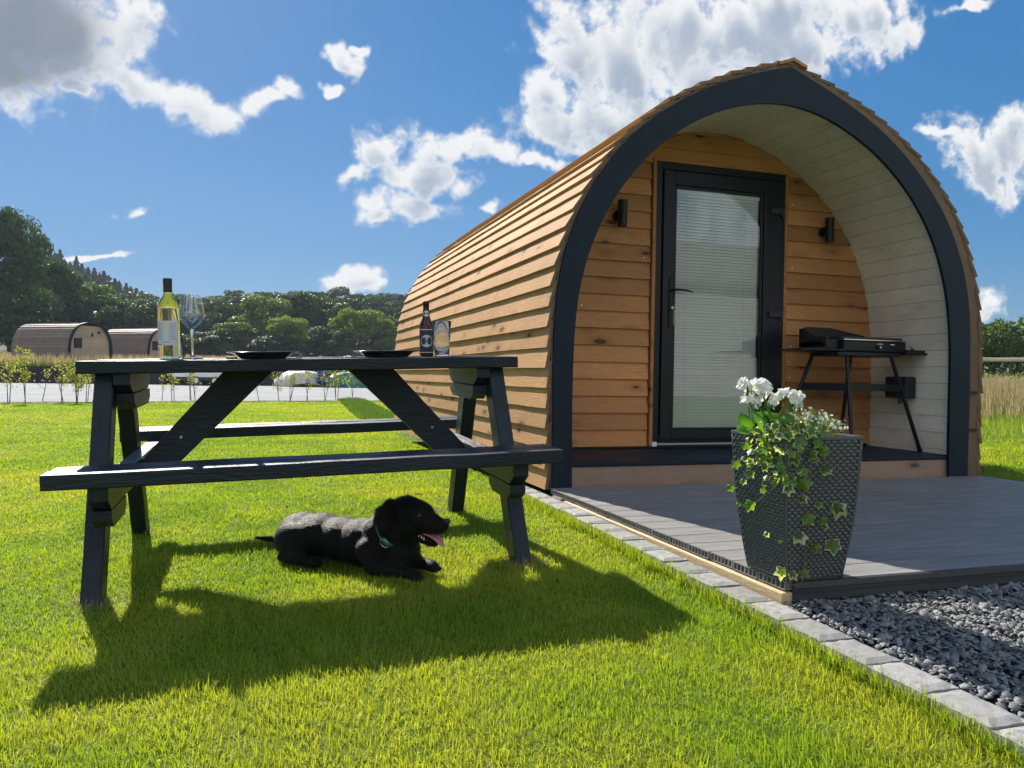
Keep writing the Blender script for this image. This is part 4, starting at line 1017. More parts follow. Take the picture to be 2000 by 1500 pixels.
# woven strands on the faces: short bulging segments in brick order
m = MB(); nrow = 42; ncol = 11
for face in range(4):
    for r_ in range(nrow):
        z = .120+(.545-.120)*(r_+.5)/nrow; X0, Y0, h = pcorner(z); dz = (.425/nrow)*.46
        for c_ in range(-1, ncol+1):
            a0 = -1+2*(c_+(.5 if r_ % 2 else 0))/ncol; a1 = a0+2/ncol*.92
            a0 = max(-.97, a0); a1 = min(.97, a1)
            if a1-a0 < .05: continue
            def P3(a, o, zz):
                u = a*h; 
                if face == 0: return (X0+u, Y0-h-o, zz)
                if face == 1: return (X0+h+o, Y0+u, zz)
                if face == 2: return (X0-u, Y0+h+o, zz)
                return (X0-h-o, Y0-u, zz)
            am = (a0+a1)/2; b0 = a0+(a1-a0)*.2; b1 = a0+(a1-a0)*.8
            tz = .0012
            pts = []
            for a, o in ((a0, -.0045), (b0, .0030), (am, .0056), (b1, .0030), (a1, -.0045)):
                pts += [P3(a, o-.0022, z-dz), P3(a, o+.0006, z+tz*0), P3(a, o-.0022, z+dz)]
            fs = []
            for q in range(4):
                for w in range(2): fs.append((q*3+w, (q+1)*3+w, (q+1)*3+w+1, q*3+w+1))
            wob = random.uniform(-.0009, .0009); m.add([(p[0]+random.uniform(-.0004, .0004), p[1]+random.uniform(-.0004, .0004), p[2]+wob) for p in pts], fs, random.random())
m.build('woven_strands', WEAVE, pt_, POG, smooth=True)
m = MB(); X0, Y0, h = pcorner(.556); zr0, zr1 = .546, .558
def frame4(m, X0, Y0, ho, hi_, z0, z1):
    vs = []
    for z in (z0, z1):
        for hh in (ho, hi_): vs += [(X0-hh, Y0-hh, z), (X0+hh, Y0-hh, z), (X0+hh, Y0+hh, z), (X0-hh, Y0+hh, z)]
    fs = []
    for j in range(4):
        k = (j+1) % 4
        fs += [(j, k, 8+k, 8+j), (4+j, 12+j, 12+k, 4+k), (8+j, 8+k, 12+k, 12+j), (j, 4+j, 4+k, k)]
    m.add(vs, fs)
frame4(m, X0, Y0, h+.003, h-.010, zr0, zr1); m.build('planter_rim', WEAVE, pt_, POG, bevel=.002)
m = MB()
for sx in (-1, 1):
    for sy in (-1, 1):
        pts = []
        for k in range(12):
            z = .113+(.548-.113)*k/11; a, b_, h = pcorner(z); pts.append((a+sx*(h-.002), b_+sy*(h-.002), z))
        m.tube(pts, .0045, 8)
m.build('corner_rib', WEAVE, pt_, POG, smooth=True)
m = MB(); X0, Y0, h = pcorner(.53); m.box((X0-h+.012, Y0-h+.012, .500), (X0+h-.012, Y0+h-.012, .528)); m.build('compost', simple('compost', (.02, .014, .01), .95, bmp=.5), pt_, POG)

def ivymat():
    m, t, b, out = newmat('ivy_leaf')
    e = t.attr('edge').outputs['Fac']; rn = t.attr('rnd').outputs['Fac']
    tc = t.node('ShaderNodeTexCoord').outputs['Object']; n = t.noise(tc, 90, 4, .6)
    ee = t.math('ADD', e, t.math('MULTIPLY', t.math('SUBTRACT', n, .5), .7))
    g = t.mix(rn, (.045, .11, .025, 1), (.11, .24, .02, 1))
    var = t.ss(rn, .0, .7, .55, .95)
    sepv = t.math('GREATER_THAN', ee, var)
    c = t.mix(t.math('MULTIPLY', t.ss(t.math('SUBTRACT', ee, var), -.05, .08), .85), g, (.50, .55, .36, 1))
    t.lk(c, b.inputs['Base Color']); b.inputs['Roughness'].default_value = .35; b.inputs['Specular IOR Level'].default_value = .5
    tr = t.node('ShaderNodeBsdfTranslucent'); t.lk(t.mix(1.0, c, (2.2, 2.0, .7, 1), 'MULTIPLY'), tr.inputs[0])
    mx = t.node('ShaderNodeMixShader'); mx.inputs[0].default_value = .42
    t.lk(b.outputs[0], mx.inputs[1]); t.lk(tr.outputs[0], mx.inputs[2]); t.lk(mx.outputs[0], out.inputs[0]); return m
IVY = ivymat()
IV = [(1.411,2.054,.528,.032),(1.43,1.999,.552,.026),(1.432,2.016,.501,.029),(1.404,2.093,.469,.032),(1.428,2.05,.443,.032),(1.405,2.123,.391,.027),(1.442,2.059,.344,.037),(1.443,1.992,.494,.026),(1.445,2.001,.463,.021),(1.464,1.964,.443,.023),(1.508,1.921,.553,.042),(1.493,1.929,.504,.047),(1.546,1.923,.514,.037),(1.582,1.919,.523,.032),(1.596,1.926,.464,.037),(1.53,1.937,.43,.047),(1.484,1.945,.411,.036),(1.532,1.945,.376,.032),(1.594,1.942,.36,.024),(1.658,1.937,.349,.054),(1.566,1.95,.325,.048),(1.536,1.962,.266,.048),(1.654,1.954,.235,.049),(1.603,1.96,.228,.032),(1.473,2.025,.259,.019),(1.492,1.987,.241,.013),(1.507,1.989,.153,.042),(1.532,1.98,.144,.032),(1.57,1.976,.148,.032),(1.569,1.972,.176,.013),(1.619,1.95,.289,.022),(1.61,1.947,.314,.027),(1.424,2.101,.34,.016),(1.423,2.052,.468,.021),(1.422,2.075,.415,.021),(1.443,1.977,.524,.026),(1.458,1.943,.518,.023),(1.465,1.924,.567,.031),(1.445,1.958,.594,.031),(1.429,1.999,.591,.031),(1.539,1.917,.581,.037),(1.563,1.917,.548,.032),(1.419,2.025,.575,.026),(1.46,1.959,.478,.021),(1.451,2.019,.392,.019),(1.416,2.059,.487,.024),(1.441,1.968,.559,.026),(1.453,1.938,.58,.028),(1.486,1.922,.586,.031),(1.512,1.92,.596,.026)]
def ivy_shape():
    lob = [(90, 1.0), (76, .74), (63, .58), (50, .66), (36, .82), (20, .64), (6, .50), (-14, .56), (-32, .60), (-58, .44), (-78, .30), (-90, .12), (-102, .30), (-122, .44), (-148, .60), (-166, .56), (174, .50), (160, .64), (144, .82), (130, .66), (117, .58), (104, .74)]
    return [(r*math.cos(R(a))*.55, r*math.sin(R(a))*.55+.05) for a, r in lob]
def add_leaves(name, shape, items, mat, parent, org, curl=.25, drop=True):
    V = []; F = []; E_ = []; Rn = []
    for (c, s, nrm, upv) in items:
        nrm = Vector(nrm).normalized(); upv = Vector(upv); upv = (upv-nrm*upv.dot(nrm)).normalized(); xv = upv.cross(nrm)
        b0 = len(V); r = random.random(); fold = random.uniform(.05, curl)
        c = Vector(c)
        V.append(tuple(c-nrm*0)); E_.append(0.0); Rn.append(r)
        V_in = []
        for (a, b_) in shape: 
            p = c+xv*(a*s*.5)+upv*(b_*s*.5)+nrm*(-fold*abs(a)*s*.3); V.append(tuple(p)); E_.append(.45); Rn.append(r)
        for (a, b_) in shape:
            p = c+xv*(a*s)+upv*(b_*s)+nrm*(-fold*(abs(a)+abs(b_)*.5)*s); V.append(tuple(p)); E_.append(1.0); Rn.append(r)
        n = len(shape)
        for i in range(n):
            j = (i+1) % n
            F.append((b0, b0+1+i, b0+1+j, b0+1+j)); F.append((b0+1+i, b0+1+n+i, b0+1+n+j, b0+1+j))
    V = [(p[0]-org[0], p[1]-org[1], p[2]-org[2]) for p in V]
    me = bpy.data.meshes.new(name); me.from_pydata(V, [], [tuple(dict.fromkeys(f)) for f in F])
    a = me.attributes.new('edge', 'FLOAT', 'POINT'); a.data.foreach_set('value', np.array(E_, np.float32))
    a = me.attributes.new('rnd', 'FLOAT', 'POINT'); a.data.foreach_set('value', np.array(Rn, np.float32))
    me.materials.append(mat); me.polygons.foreach_set('use_smooth', np.ones(len(me.polygons), dtype=bool)); me.update()
    o = bpy.data.objects.new(name, me); col.objects.link(o); o.parent = parent; return o
ivy = empty('ivy_plant', (1.50, 1.96, .53), label='variegated trailing ivy spilling over the front corner of the woven planter', cat='plant')
IO = (1.50, 1.96, .53)
items = []
for (x, y, z, s) in IV:
    d = Vector((-x, -y, .25-z*.3)).normalized(); nrm = d+Vector((random.uniform(-.6, .6), random.uniform(-.5, .5), random.uniform(.0, .9)))
    items.append(((x, y, z), s*1.42, nrm, (random.uniform(-.6, .6), random.uniform(-.2, .2), random.uniform(-1, -.5))))
for _ in range(150):   # bushy collar near the rim
    a = random.random()**1.3; x = 1.42+a*.20; y = 1.93+random.uniform(-.02, .13)*(1-a*.3); z = random.uniform(.50, .61)-.16*random.random()**2*(1-a)
    items.append(((x, y, z), random.uniform(.018, .044), (random.uniform(-1, .6), random.uniform(-1.2, -.2), random.uniform(-.2, 1.2)), (random.uniform(-.8, .8), 0, random.uniform(-1, .2))))
add_leaves('ivy_leaves', ivy_shape(), items, IVY, ivy, IO, .95)
m = MB()
def vine(pts, r=.0014):
    m.tube(pts, [r*(1-.4*i/len(pts)) for i in range(len(pts))], 6)
vine([(1.52, 1.99, .555), (1.50, 1.93, .56), (1.48, 1.92, .50), (1.47, 1.95, .43), (1.45, 2.03, .36), (1.44, 2.06, .34)])
vine([(1.50, 2.0, .55), (1.44, 1.96, .555), (1.43, 2.0, .50), (1.425, 2.05, .45), (1.405, 2.1, .39)])
vine([(1.55, 1.99, .555), (1.56, 1.925, .55), (1.55, 1.93, .45), (1.535, 1.945, .38), (1.56, 1.95, .325), (1.572, 1.958, .25), (1.565, 1.965, .19), (1.568, 1.97, .16), (1.56, 1.965, .125), (1.535, 1.955, .112), (1.515, 1.965, .115)], .0017)
vine([(1.57, 1.958, .26), (1.54, 1.965, .24), (1.49, 1.985, .238)]); vine([(1.566, 1.965, .185), (1.60, 1.96, .225), (1.655, 1.954, .235)]); vine([(1.56, 1.95, .33), (1.61, 1.948, .31), (1.655, 1.94, .345)])
vine([(1.58, 1.98, .555), (1.60, 1.925, .53), (1.60, 1.927, .46), (1.595, 1.94, .36)])
vine([(1.52, 1.965, .12), (1.50, 1.99, .15), (1.53, 1.98, .142)])
m.build('ivy_stems', simple('ivy_stem', (.16, .09, .06), .6, bmp=.1), ivy, IO, smooth=True)
# geranium
PETAL = leafmat('white_petal', (.82, .82, .78), (.88, .88, .85), trans=.35, transc=(1, 1, .97), rough=.5)
GLEAF = leafmat('geranium_leaf', (.07, .20, .02), (.13, .32, .02), trans=.45, transc=(1.8, 1.7, .5))
ger = empty('geranium', (1.52, 2.05, .53), label='white flowered geranium at the back left of the woven planter', cat='plant'); GO = (1.52, 2.05, .53)
pet = []; 
petshape = [(.0, -.5), (.28, -.25), (.42, .12), (.33, .42), (.05, .52), (-.22, .46), (-.42, .15), (-.27, -.25)]
heads = [((1.451, 2.10, .700), .034, 11), ((1.485, 2.077, .695), .030, 9), ((1.457, 2.095, .652), .026, 6), ((1.498, 2.065, .662), .026, 6), ((1.535, 2.035, .668), .028, 8), ((1.560, 2.018, .664), .024, 6)]
st = MB()
for (hc, hr, nf) in heads:
    hc = Vector(hc); base = Vector((1.53, 2.07, .54)); st.tube([base+Vector((random.uniform(-.02, .02), random.uniform(-.02, .02), 0)), (base+hc)/2+Vector((-.004, 0, .01)), hc-Vector((0, 0, .018))], [.0028, .0024, .002], 8)
    for i in range(nf):
        d = Vector((random.gauss(0, 1), random.gauss(-.25, 1), random.gauss(.45, .8))).normalized(); fc = hc+d*hr*random.uniform(.65, 1)
        st.tube([hc-Vector((0, 0, .016)), fc-d*.006], .0009, 5)
        u = d.orthogonal().normalized(); w = d.cross(u)
        for k in range(5):
            a = 2*PI*k/5+random.uniform(-.2, .2); pd = u*math.cos(a)+w*math.sin(a)
            nn = d*1.0-pd*random.uniform(.1, .6); pet.append((fc+pd*.0085+d*.003, random.uniform(.017, .022), nn, pd))
for i in range(26):  # drooping buds
    hc = Vector(random.choice(heads)[0])+Vector((random.uniform(-.02, .02), random.uniform(-.02, .0), random.uniform(-.045, -.01))); st.tube([hc+Vector((0, 0, .02)), hc], [.0008, .0022], 6); st.tube([hc, hc-Vector((0, 0, .009))], [.0026, .001], 6)
add_leaves('flower_petals', petshape, pet, PETAL, ger, GO, .35)
st.build('flower_stems', GLEAF, ger, GO, smooth=True)
gls = [((1.449, 2.10, .60), .055), ((1.43, 2.09, .575), .045), ((1.475, 2.07, .605), .05), ((1.52, 2.05, .61), .05), ((1.44, 2.05, .57), .045), ((1.50, 2.09, .62), .05), ((1.55, 2.04, .60), .045), ((1.46, 2.12, .585), .05), ((1.41, 2.06, .56), .03), ((1.53, 2.0, .61), .04)]
rsh = [(.5*math.cos(2*PI*k/16)*(1+.10*math.cos(8*PI*k/16*2)), .5*math.sin(2*PI*k/16)*(1+.10*math.cos(8*PI*k/16*2))) for k in range(16)]
add_leaves('geranium_leaves', rsh, [(c, s, (random.uniform(-.5, .5), random.uniform(-1, -.1), random.uniform(.4, 1)), (random.uniform(-.5, .5), -.3, -1)) for c, s in gls], GLEAF, ger, GO, .4)
# small white bedding plant
bed = empty('bedding_plant', (1.63, 2.02, .53), label='bushy bedding plant with tiny white flowers at the right of the woven planter', cat='plant'); BD = (1.63, 2.02, .53)
BLEAF = leafmat('bedding_leaf', (.16, .24, .06), (.36, .40, .16), trans=.4, transc=(1.4, 1.35, .7))
osh = [(.0, -.5), (.2, -.2), (.24, .1), (.12, .4), (0, .5), (-.12, .4), (-.24, .1), (-.2, -.2)]
bl_ = []; bf = []
cents = [(1.545, 2.02, .60), (1.57, 2.01, .615), (1.60, 1.995, .617), (1.62, 1.975, .608), (1.645, 1.96, .598), (1.662, 1.945, .585), (1.65, 1.955, .572), (1.59, 1.97, .59), (1.62, 2.0, .59), (1.655, 2.0, .585), (1.57, 1.96, .58)]
for c in cents:
    for _ in range(62):
        d = Vector((random.gauss(0, 1), random.gauss(0, 1), random.gauss(0, 1))).normalized()*(.024*random.random()**.4); p = Vector(c)+d
        bl_.append((p, random.uniform(.008, .013), d.normalized()+Vector((0, -.3, .5)), (random.uniform(-1, 1), random.uniform(-1, 1), random.uniform(-1, 1))))
    for _ in range(9):
        d = Vector((random.gauss(0, 1), random.gauss(-.4, 1), random.gauss(.6, .8))).normalized(); p = Vector(c)+d*.026; u = d.orthogonal().normalized(); w = d.cross(u)
        for k in range(5):
            a = 2*PI*k/5; pd = u*math.cos(a)+w*math.sin(a); bf.append((p+pd*.0025, .006, d-pd*.3, pd))
add_leaves('bedding_leaves', osh, bl_, BLEAF, bed, BD, .3); add_leaves('tiny_flowers', petshape, bf, PETAL, bed, BD, .2)

# ------------------------------------------------------------------ black labrador lying in the table's shade
DA = Vector((.12, 3.2, 0)); DD = Vector((.640, -.768, 0)); DN = Vector((.768, .640, 0))
def dp(s, n, h):
    s = s-.024*min(1, max(0, (s-.48)/.15))
    return DA+DD*s+DN*n+Vector((0, 0, h))
dog = empty('dog', tuple(dp(.25, .05, 0)), label='black labrador lying on the lawn under the picnic table, mouth open with tongue out', cat='dog')
DGO = tuple(dp(.25, .05, 0))
def blob(m, a, ra, b_, rb, n=14, k=6, fl=1.0):
    """tapered rounded limb"""
    a = Vector(a); b_ = Vector(b_); pts = []; rad = []; d = (b_-a); L = d.length; d = d/L if L > 1e-6 else Vector((1, 0, 0))
    for i in range(k+1):
        t_ = i/k*PI/2; pts.append(a-d*ra*math.cos(t_)); rad.append(max(.0008, ra*math.sin(t_)))
    for i in range(k+1):
        t_ = i/k*PI/2; pts.append(b_+d*rb*math.sin(t_)); rad.append(max(.0008, rb*math.cos(t_)))
    m.tube(pts, rad, n, flat=fl)
def ell(m, c, rx, ry, rz_, ax=None, n=18, k=10):
    """ellipsoid: rx along DD, ry along DN, rz up; ax optional tilt (radians) in the s-h plane"""
    vs = []; c = Vector(c); ca, sa = math.cos(ax or 0), math.sin(ax or 0)
    X_ = DD*ca+Vector((0, 0, 1))*sa; Z_ = -DD*sa+Vector((0, 0, 1))*ca
    for i in range(k+1):
        th = PI*i/k
        for j in range(n):
            ph = 2*PI*j/n; rr = max(.001, math.sin(th)); vs.append(tuple(c+X_*(rx*math.cos(th))+DN*(ry*rr*math.cos(ph))+Z_*(rz_*rr*math.sin(ph))))
    fs = []
    for i in range(k):
        for j in range(n): fs.append((i*n+j, i*n+(j+1) % n, (i+1)*n+(j+1) % n, (i+1)*n+j))
    fs += [tuple(range(n))[::-1], tuple(k*n+j for j in range(n))]; m.add(vs, fs)
m = MB()
# trunk
ell(m, dp(.03, .05, .090), .098, .100, .078, .05)
ell(m, dp(.13, .05, .092), .120, .102, .084, .05)
ell(m, dp(.25, .05, .090), .130, .090, .084, 0)
ell(m, dp(.36, .05, .090), .120, .094, .092, .05)
ell(m, dp(.45, .05, .100), .110, .088, .096, .2)
ell(m, dp(.535, .045, .085), .080, .075, .085, .5)
# neck
blob(m, dp(.45, .045, .130), .078, dp(.545, .035, .185), .062)
blob(m, dp(.50, .045, .100), .072, dp(.575, .035, .165), .058)
# skull, cheeks, brow
ell(m, dp(.600, .03, .226), .084, .056, .063, -.05)
ell(m, dp(.655, .03, .226), .062, .054, .050, -.35)
ell(m, dp(.625, .03, .190), .062, .056, .042, -.2)
# muzzle (upper jaw)
blob(m, dp(.690, .03, .208), .041, dp(.752, .03, .197), .027)
ell(m, dp(.715, .03, .190), .058, .030, .024, -.10)
ell(m, dp(.764, .03, .205), .021, .021, .019, -.2)
# lower jaw
blob(m, dp(.645, .03, .160), .028, dp(.700, .03, .138), .018); blob(m, dp(.700, .03, .138), .018, dp(.728, .03, .133), .013)
# hanging ears
for sg in (-1, 1):
    e0 = dp(.545, .03+sg*.052, .262); e1 = dp(.520, .03+sg*.072, .215); e2 = dp(.535, .03+sg*.074, .165)
    blob(m, e0, .022, e1, .026, fl=.8); blob(m, e1, .026, e2, .020, fl=.8)
    ell(m, dp(.525, .03+sg*.070, .205), .034, .010, .052, .35)
# hind legs folded against the flank
for sg in (-1, 1):
    ell(m, dp(.06, .05+sg*.080, .072), .098, .045, .070, .1)
    blob(m, dp(.115, .05+sg*.110, .045), .034, dp(.16, .05+sg*.125, .022), .022); blob(m, dp(.05, .05+sg*.125, .018), .020, dp(.20, .05+sg*.125, .016), .019)
    ell(m, dp(.225, .05+sg*.125, .018), .032, .024, .018, 0)
# front legs: elbows by the chest, forearms forward
for sg, s1, h1 in ((-1, .672, .018), (1, .690, .034)):
    blob(m, dp(.44, .05+sg*.075, .085), .046, dp(.485, .05+sg*.088, .035), .034)
    blob(m, dp(.485, .05+sg*.088, .030), .032, dp(s1-.05, .045+sg*.045, h1+.004), .021)
    blob(m, dp(s1-.05, .045+sg*.045, h1+.004), .022, dp(s1-.015, .045+sg*.040, h1), .023)
    for t_ in range(4):
        blob(m, dp(s1-.012, .045+sg*.040+(t_-1.5)*.0115, h1-.002), .0095, dp(s1+.012-.004*abs(t_-1.5), .045+sg*.040+(t_-1.5)*.0125, h1-.009), .0085, 10, 4)
# tail
blob(m, dp(-.05, .055, .085), .032, dp(-.095, .065, .055), .021); blob(m, dp(-.095, .065, .055), .020, dp(-.150, .07, .036), .015); blob(m, dp(-.150, .07, .036), .015, dp(-.255, .055, .030), .008)
dm, t, b, out = newmat('black_coat')
tc = t.node('ShaderNodeTexCoord').outputs['Object']
rotv = t.node('ShaderNodeMapping'); rotv.inputs['Rotation'].default_value = (0, 0, -math.atan2(DD.y, DD.x)*-1 if False else -math.atan2(DD.y, DD.x)); t.lk(tc, rotv.inputs['Vector'])
fur = t.noise(t.vm('MULTIPLY', rotv.outputs[0], (55, 230, 230)).outputs[0], 1.0, 5, .65, .6)
fur2 = t.noise(t.vm('MULTIPLY', rotv.outputs[0], (9, 22, 22)).outputs[0], 1.0, 3, .6)
t.lk(t.mix(fur, (.0016, .0016, .002, 1), (.005, .0045, .0045, 1)), b.inputs['Base Color'])
t.lk(t.lin(fur, .3, .7, .38, .55), b.inputs['Roughness']); b.inputs['Specular IOR Level'].default_value = .22
b.inputs['Sheen Weight'].default_value = .04; b.inputs['Sheen Roughness'].default_value = .4; b.inputs['Sheen Tint'].default_value = (.75, .75, .8, 1)
bump(t, b, t.math('ADD', fur, t.math('MULTIPLY', fur2, .8)), .8, .006)
bo = m.build('body', dm, dog, DGO)
rm = bo.modifiers.new('remesh', 'REMESH'); rm.mode = 'VOXEL'; rm.voxel_size = .0055; rm.use_smooth_shade = True
sm = bo.modifiers.new('smooth', 'SMOOTH'); sm.factor = .6; sm.iterations = 16
dg = bpy.context.evaluated_depsgraph_get(); dg.update(); me2 = bpy.data.meshes.new_from_object(bo.evaluated_get(dg)); bo.modifiers.clear(); old = bo.data; bo.data = me2; me2.name = 'body'
for p in me2.polygons: p.use_smooth = True
# short fur: fine strands over the coat
def fur_mesh():
    n_f = len(me2.polygons); ct = np.empty(n_f*3, np.float32); me2.polygons.foreach_get('center', ct); nm = np.empty(n_f*3, np.float32); me2.polygons.foreach_get('normal', nm)
    ct = ct.reshape(-1, 3); nm = nm.reshape(-1, 3); k = 3; C_ = np.repeat(ct, k, 0)+rng.normal(0, .0022, (n_f*k, 3)); N_ = np.repeat(nm, k, 0)
    dd = -np.array(DD)[None]; tng = dd-N_*(N_*dd).sum(1)[:, None]+rng.normal(0, .18, N_.shape); tng /= np.linalg.norm(tng, axis=1)[:, None]+1e-9
    L = rng.uniform(.006, .011, len(C_))[:, None]; side = np.cross(N_, tng)*.00035
    p0 = C_-N_*.0008; p1 = C_+tng*L*.6+N_*.0007; p2 = C_+tng*L+N_*.0008
    V = np.stack([p0-side, p0+side, p1+side, p1-side, p2, p2+side*.1], 1).reshape(-1, 3); b0 = (np.arange(len(C_))*6)[:, None]
    F = np.concatenate([b0+np.array([0, 1, 2, 3]), b0+np.array([3, 2, 5, 4])], 0)
    o = npmesh('coat_fur', V, F, dm, parent=dog); return o
fur_mesh()
tgm, t, b, out = newmat('tongue'); b.inputs['Base Color'].default_value = (.55, .20, .26, 1); b.inputs['Roughness'].default_value = .35
b.inputs['Subsurface Weight'].default_value = .2; b.inputs['Subsurface Radius'].default_value = (.02, .01, .01)
m = MB()
for a, b_, r0, r1 in ((dp(.665, .028, .163), dp(.715, .026, .158), .014, .018), (dp(.715, .026, .158), dp(.757, .022, .142), .018, .0205)):
    pass
pts = [dp(.655, .028, .166), dp(.690, .028, .163), dp(.720, .026, .158), dp(.745, .024, .149), dp(.762, .022, .136), dp(.766, .021, .128)]
wd = [.013, .018, .020, .021, .018, .008]; vs = []
for p, w in zip(pts, wd):
    for a in range(8):
        an = 2*PI*a/8; vs.append(tuple(p+DN*(math.cos(an)*w)+Vector((0, 0, 1))*(math.sin(an)*.0045-.003*math.cos(an)**2*-1)))
fs = [tuple(range(8))[::-1], tuple(40+i for i in range(8))]
for i in range(5):
    for j in range(8): fs.append((i*8+j, i*8+(j+1) % 8, (i+1)*8+(j+1) % 8, (i+1)*8+j))
m.add(vs, fs); m.build('tongue', tgm, dog, DGO, smooth=True, sub=1)
TOOTH = simple('tooth', (.75, .70, .58), .3, bmp=0)
for s_, h_ in ((.672, .160), (.684, .155), (.694, .151), (.665, .168)):
    m = MB(); m.tube([dp(s_, .008, h_-.005), dp(s_, .008, h_+.006)], [.003, .0006], 7); m.build('tooth', TOOTH, dog, DGO)
NOSE = simple('nose_leather', (.006, .006, .007), .3, bmp=.2, scale=200)
m = MB(); ell(m, dp(.777, .03, .216), .010, .016, .011, -.3); m.build('nose', NOSE, dog, DGO, smooth=True)
EYE = simple('eye', (.05, .022, .01), .05, bmp=0)
for sg in (-1, 1):
    m = MB(); ell(m, dp(.684, .03+sg*.040, .232), .0085, .007, .0085); m.build('eye', EYE, dog, DGO, smooth=True)
CLAW = simple('claw', (.10, .09, .08), .35, bmp=0)
# collar
TEAL = simple('teal_webbing', (.03, .17, .18), .6, var=.15, scale=120, bmp=.3)
cA = dp(.478, .04, .190); cN = (dp(.60, .03, .215)-dp(.44, .045, .120)).normalized(); cc_ = dp(.522, .038, .160)
u_ = DN.copy(); u_ = (u_-cN*u_.dot(cN)).normalized(); w_ = cN.cross(u_)
vs = []; NC = 40
for i in range(NC):
    a = 2*PI*i/NC; rr = Vector((0, 0, 0))+u_*(math.cos(a)*.0765)+w_*(math.sin(a)*.0800); nrm = rr.normalized()
    for (dn, dw) in ((0, -.011), (.0035, -.011), (.0035, .011), (0, .011)): vs.append(tuple(cc_+rr+nrm*dn+cN*dw))
fs = []
for i in range(NC):
    j = (i+1) % NC
    for k in range(4): fs.append((i*4+k, i*4+(k+1) % 4, j*4+(k+1) % 4, j*4+k))
m = MB(); m.add(vs, fs); co_ = m.build('collar', TEAL, dog, DGO)
ang = None; best = None
camv = Vector((0, 0, .72))
for i in range(72):
    a = 2*PI*i/72; p = cc_+u_*(math.cos(a)*.082)+w_*(math.sin(a)*.086); q = p.z*.9+(p-camv).length*.6
    if best is None or q < best: best = q; ang = a
tgt = (-DN*.86+Vector((0, 0, -.5))); ang = math.atan2(tgt.dot(w_), tgt.dot(u_)); pc = cc_+u_*(math.cos(ang)*.083)+w_*(math.sin(ang)*.087); nr0 = (pc-cc_).normalized(); tg0 = cN.cross(nr0).normalized()
m = MB(); ring = [pc+nr0*.004+cN*(math.cos(a)*.015)+tg0*(math.sin(a)*.018) for a in np.linspace(0, 2*PI, 25)]; m.tube(ring, .0017, 7, cap=False); m.build('collar_ring', STEEL, co_, DGO, smooth=True)
for ch in co_.children: ch.location = (0, 0, 0)

# ------------------------------------------------------------------ trees beyond the field
FOL = {'d': leafmat('dark_foliage', (.024, .050, .014), (.055, .095, .022), trans=.35, transc=(1.5, 1.6, .6)),
       'm': leafmat('mid_foliage', (.06, .11, .018), (.11, .17, .026), trans=.42, transc=(1.5, 1.6, .6)),
       'l': leafmat('light_foliage', (.10, .155, .022), (.17, .23, .03), trans=.45, transc=(1.6, 1.5, .5)),
       'b': leafmat('conifer_foliage', (.020, .042, .022), (.042, .075, .034), trans=.25)}
def leafcloud(P, N, size, seed):
    g = np.random.default_rng(seed); n = len(P)
    q = g.normal(0, 1, (n, 3)); nn = N*.8+q*.7; nn /= np.linalg.norm(nn, axis=1)[:, None]
    r = g.normal(0, 1, (n, 3)); u = np.cross(nn, r); u /= np.linalg.norm(u, axis=1)[:, None]; w = np.cross(nn, u)
    s = size*g.uniform(.6, 1.3, n)[:, None]; 
    V = np.stack([P-u*s, P-w*s*.7+u*s*.1, P+u*s, P+w*s*.7-u*s*.1], 1).reshape(-1, 3); F = np.arange(4*n).reshape(-1, 4)
    return V, F, np.repeat(g.random(n), 4)
def broad_crown(seed, n=15000, cl=52, leaf=.0175, low=.02, oak=False):
    """unit tree: height 1, crown half-width .5"""
    g = np.random.default_rng(seed); Ps = []; Ns = []
    C_ = []
    for k in range(cl):
        z = low+.08+(.86-low)*g.random()**.8; rmax = .40*math.sqrt(max(.05, 1-((z-.48)/.56)**2)); rr = rmax*math.sqrt(g.random()); a = g.uniform(0, 2*PI)
        C_.append((rr*math.cos(a), rr*math.sin(a), z, g.uniform(.07, .15)))
    for (x, y, z, r) in C_:
        m_ = int(n*r*r/(sum(c[3]**2 for c in C_))); d = g.normal(0, 1, (m_, 3)); d /= np.linalg.norm(d, axis=1)[:, None]; d[:, 2] = np.where(d[:, 2] < -.3, -d[:, 2]*.6, d[:, 2])
        rad = r*g.uniform(.72, 1.1, m_)[:, None]; Ps.append(np.array([x, y, z])+d*rad*np.array([1.15, 1.15, .85])); Ns.append(d)
    P = np.concatenate(Ps); N = np.concatenate(Ns); P[:, 2] = np.clip(P[:, 2], .01, 1.02)
    return leafcloud(P, N, leaf, seed)
def conifer_crown(seed, n=5200):
    g = np.random.default_rng(seed); z = g.random(n)**1.25; rm = .5*(1-z)**.85*(.75+.25*np.sin(z*55+g.uniform(0, 6)))+.01; rr = rm*g.uniform(.35, 1, n)**.6; a = g.uniform(0, 2*PI, n)
    lobes = .8+.35*np.sin(a*5+z*20); rr = rr*lobes*g.uniform(.75, 1.15, n)
    P = np.stack([rr*np.cos(a), rr*np.sin(a), z-.10*rr/.5*.5], -1); P[:, 2] = np.clip(P[:, 2]+.02, 0, 1.0); N = np.stack([np.cos(a)*.5, np.sin(a)*.5, np.full(n, .8)], -1)
    return leafcloud(P, N, .026, seed)
crowns = {}
def crown_mesh(kind, mat, var):
    key = (kind, mat, var)
    if key not in crowns:
        V, F, r = broad_crown(100+var, 26000, 80, .012, low=.0) if kind == 'oak' else (broad_crown(10+var) if kind == 'b' else conifer_crown(40+var))
        o = npmesh('tree_crown', V, F, FOL[mat], attrs={'rnd': r}); crowns[key] = o.data; bpy.data.objects.remove(o)
    return crowns[key]
mt_ = MB(); mt_.tube([(0, 0, -.02), (0, 0, .2), (.01, 0, .5), (0, .01, .8)], [.035, .026, .018, .006], 8)
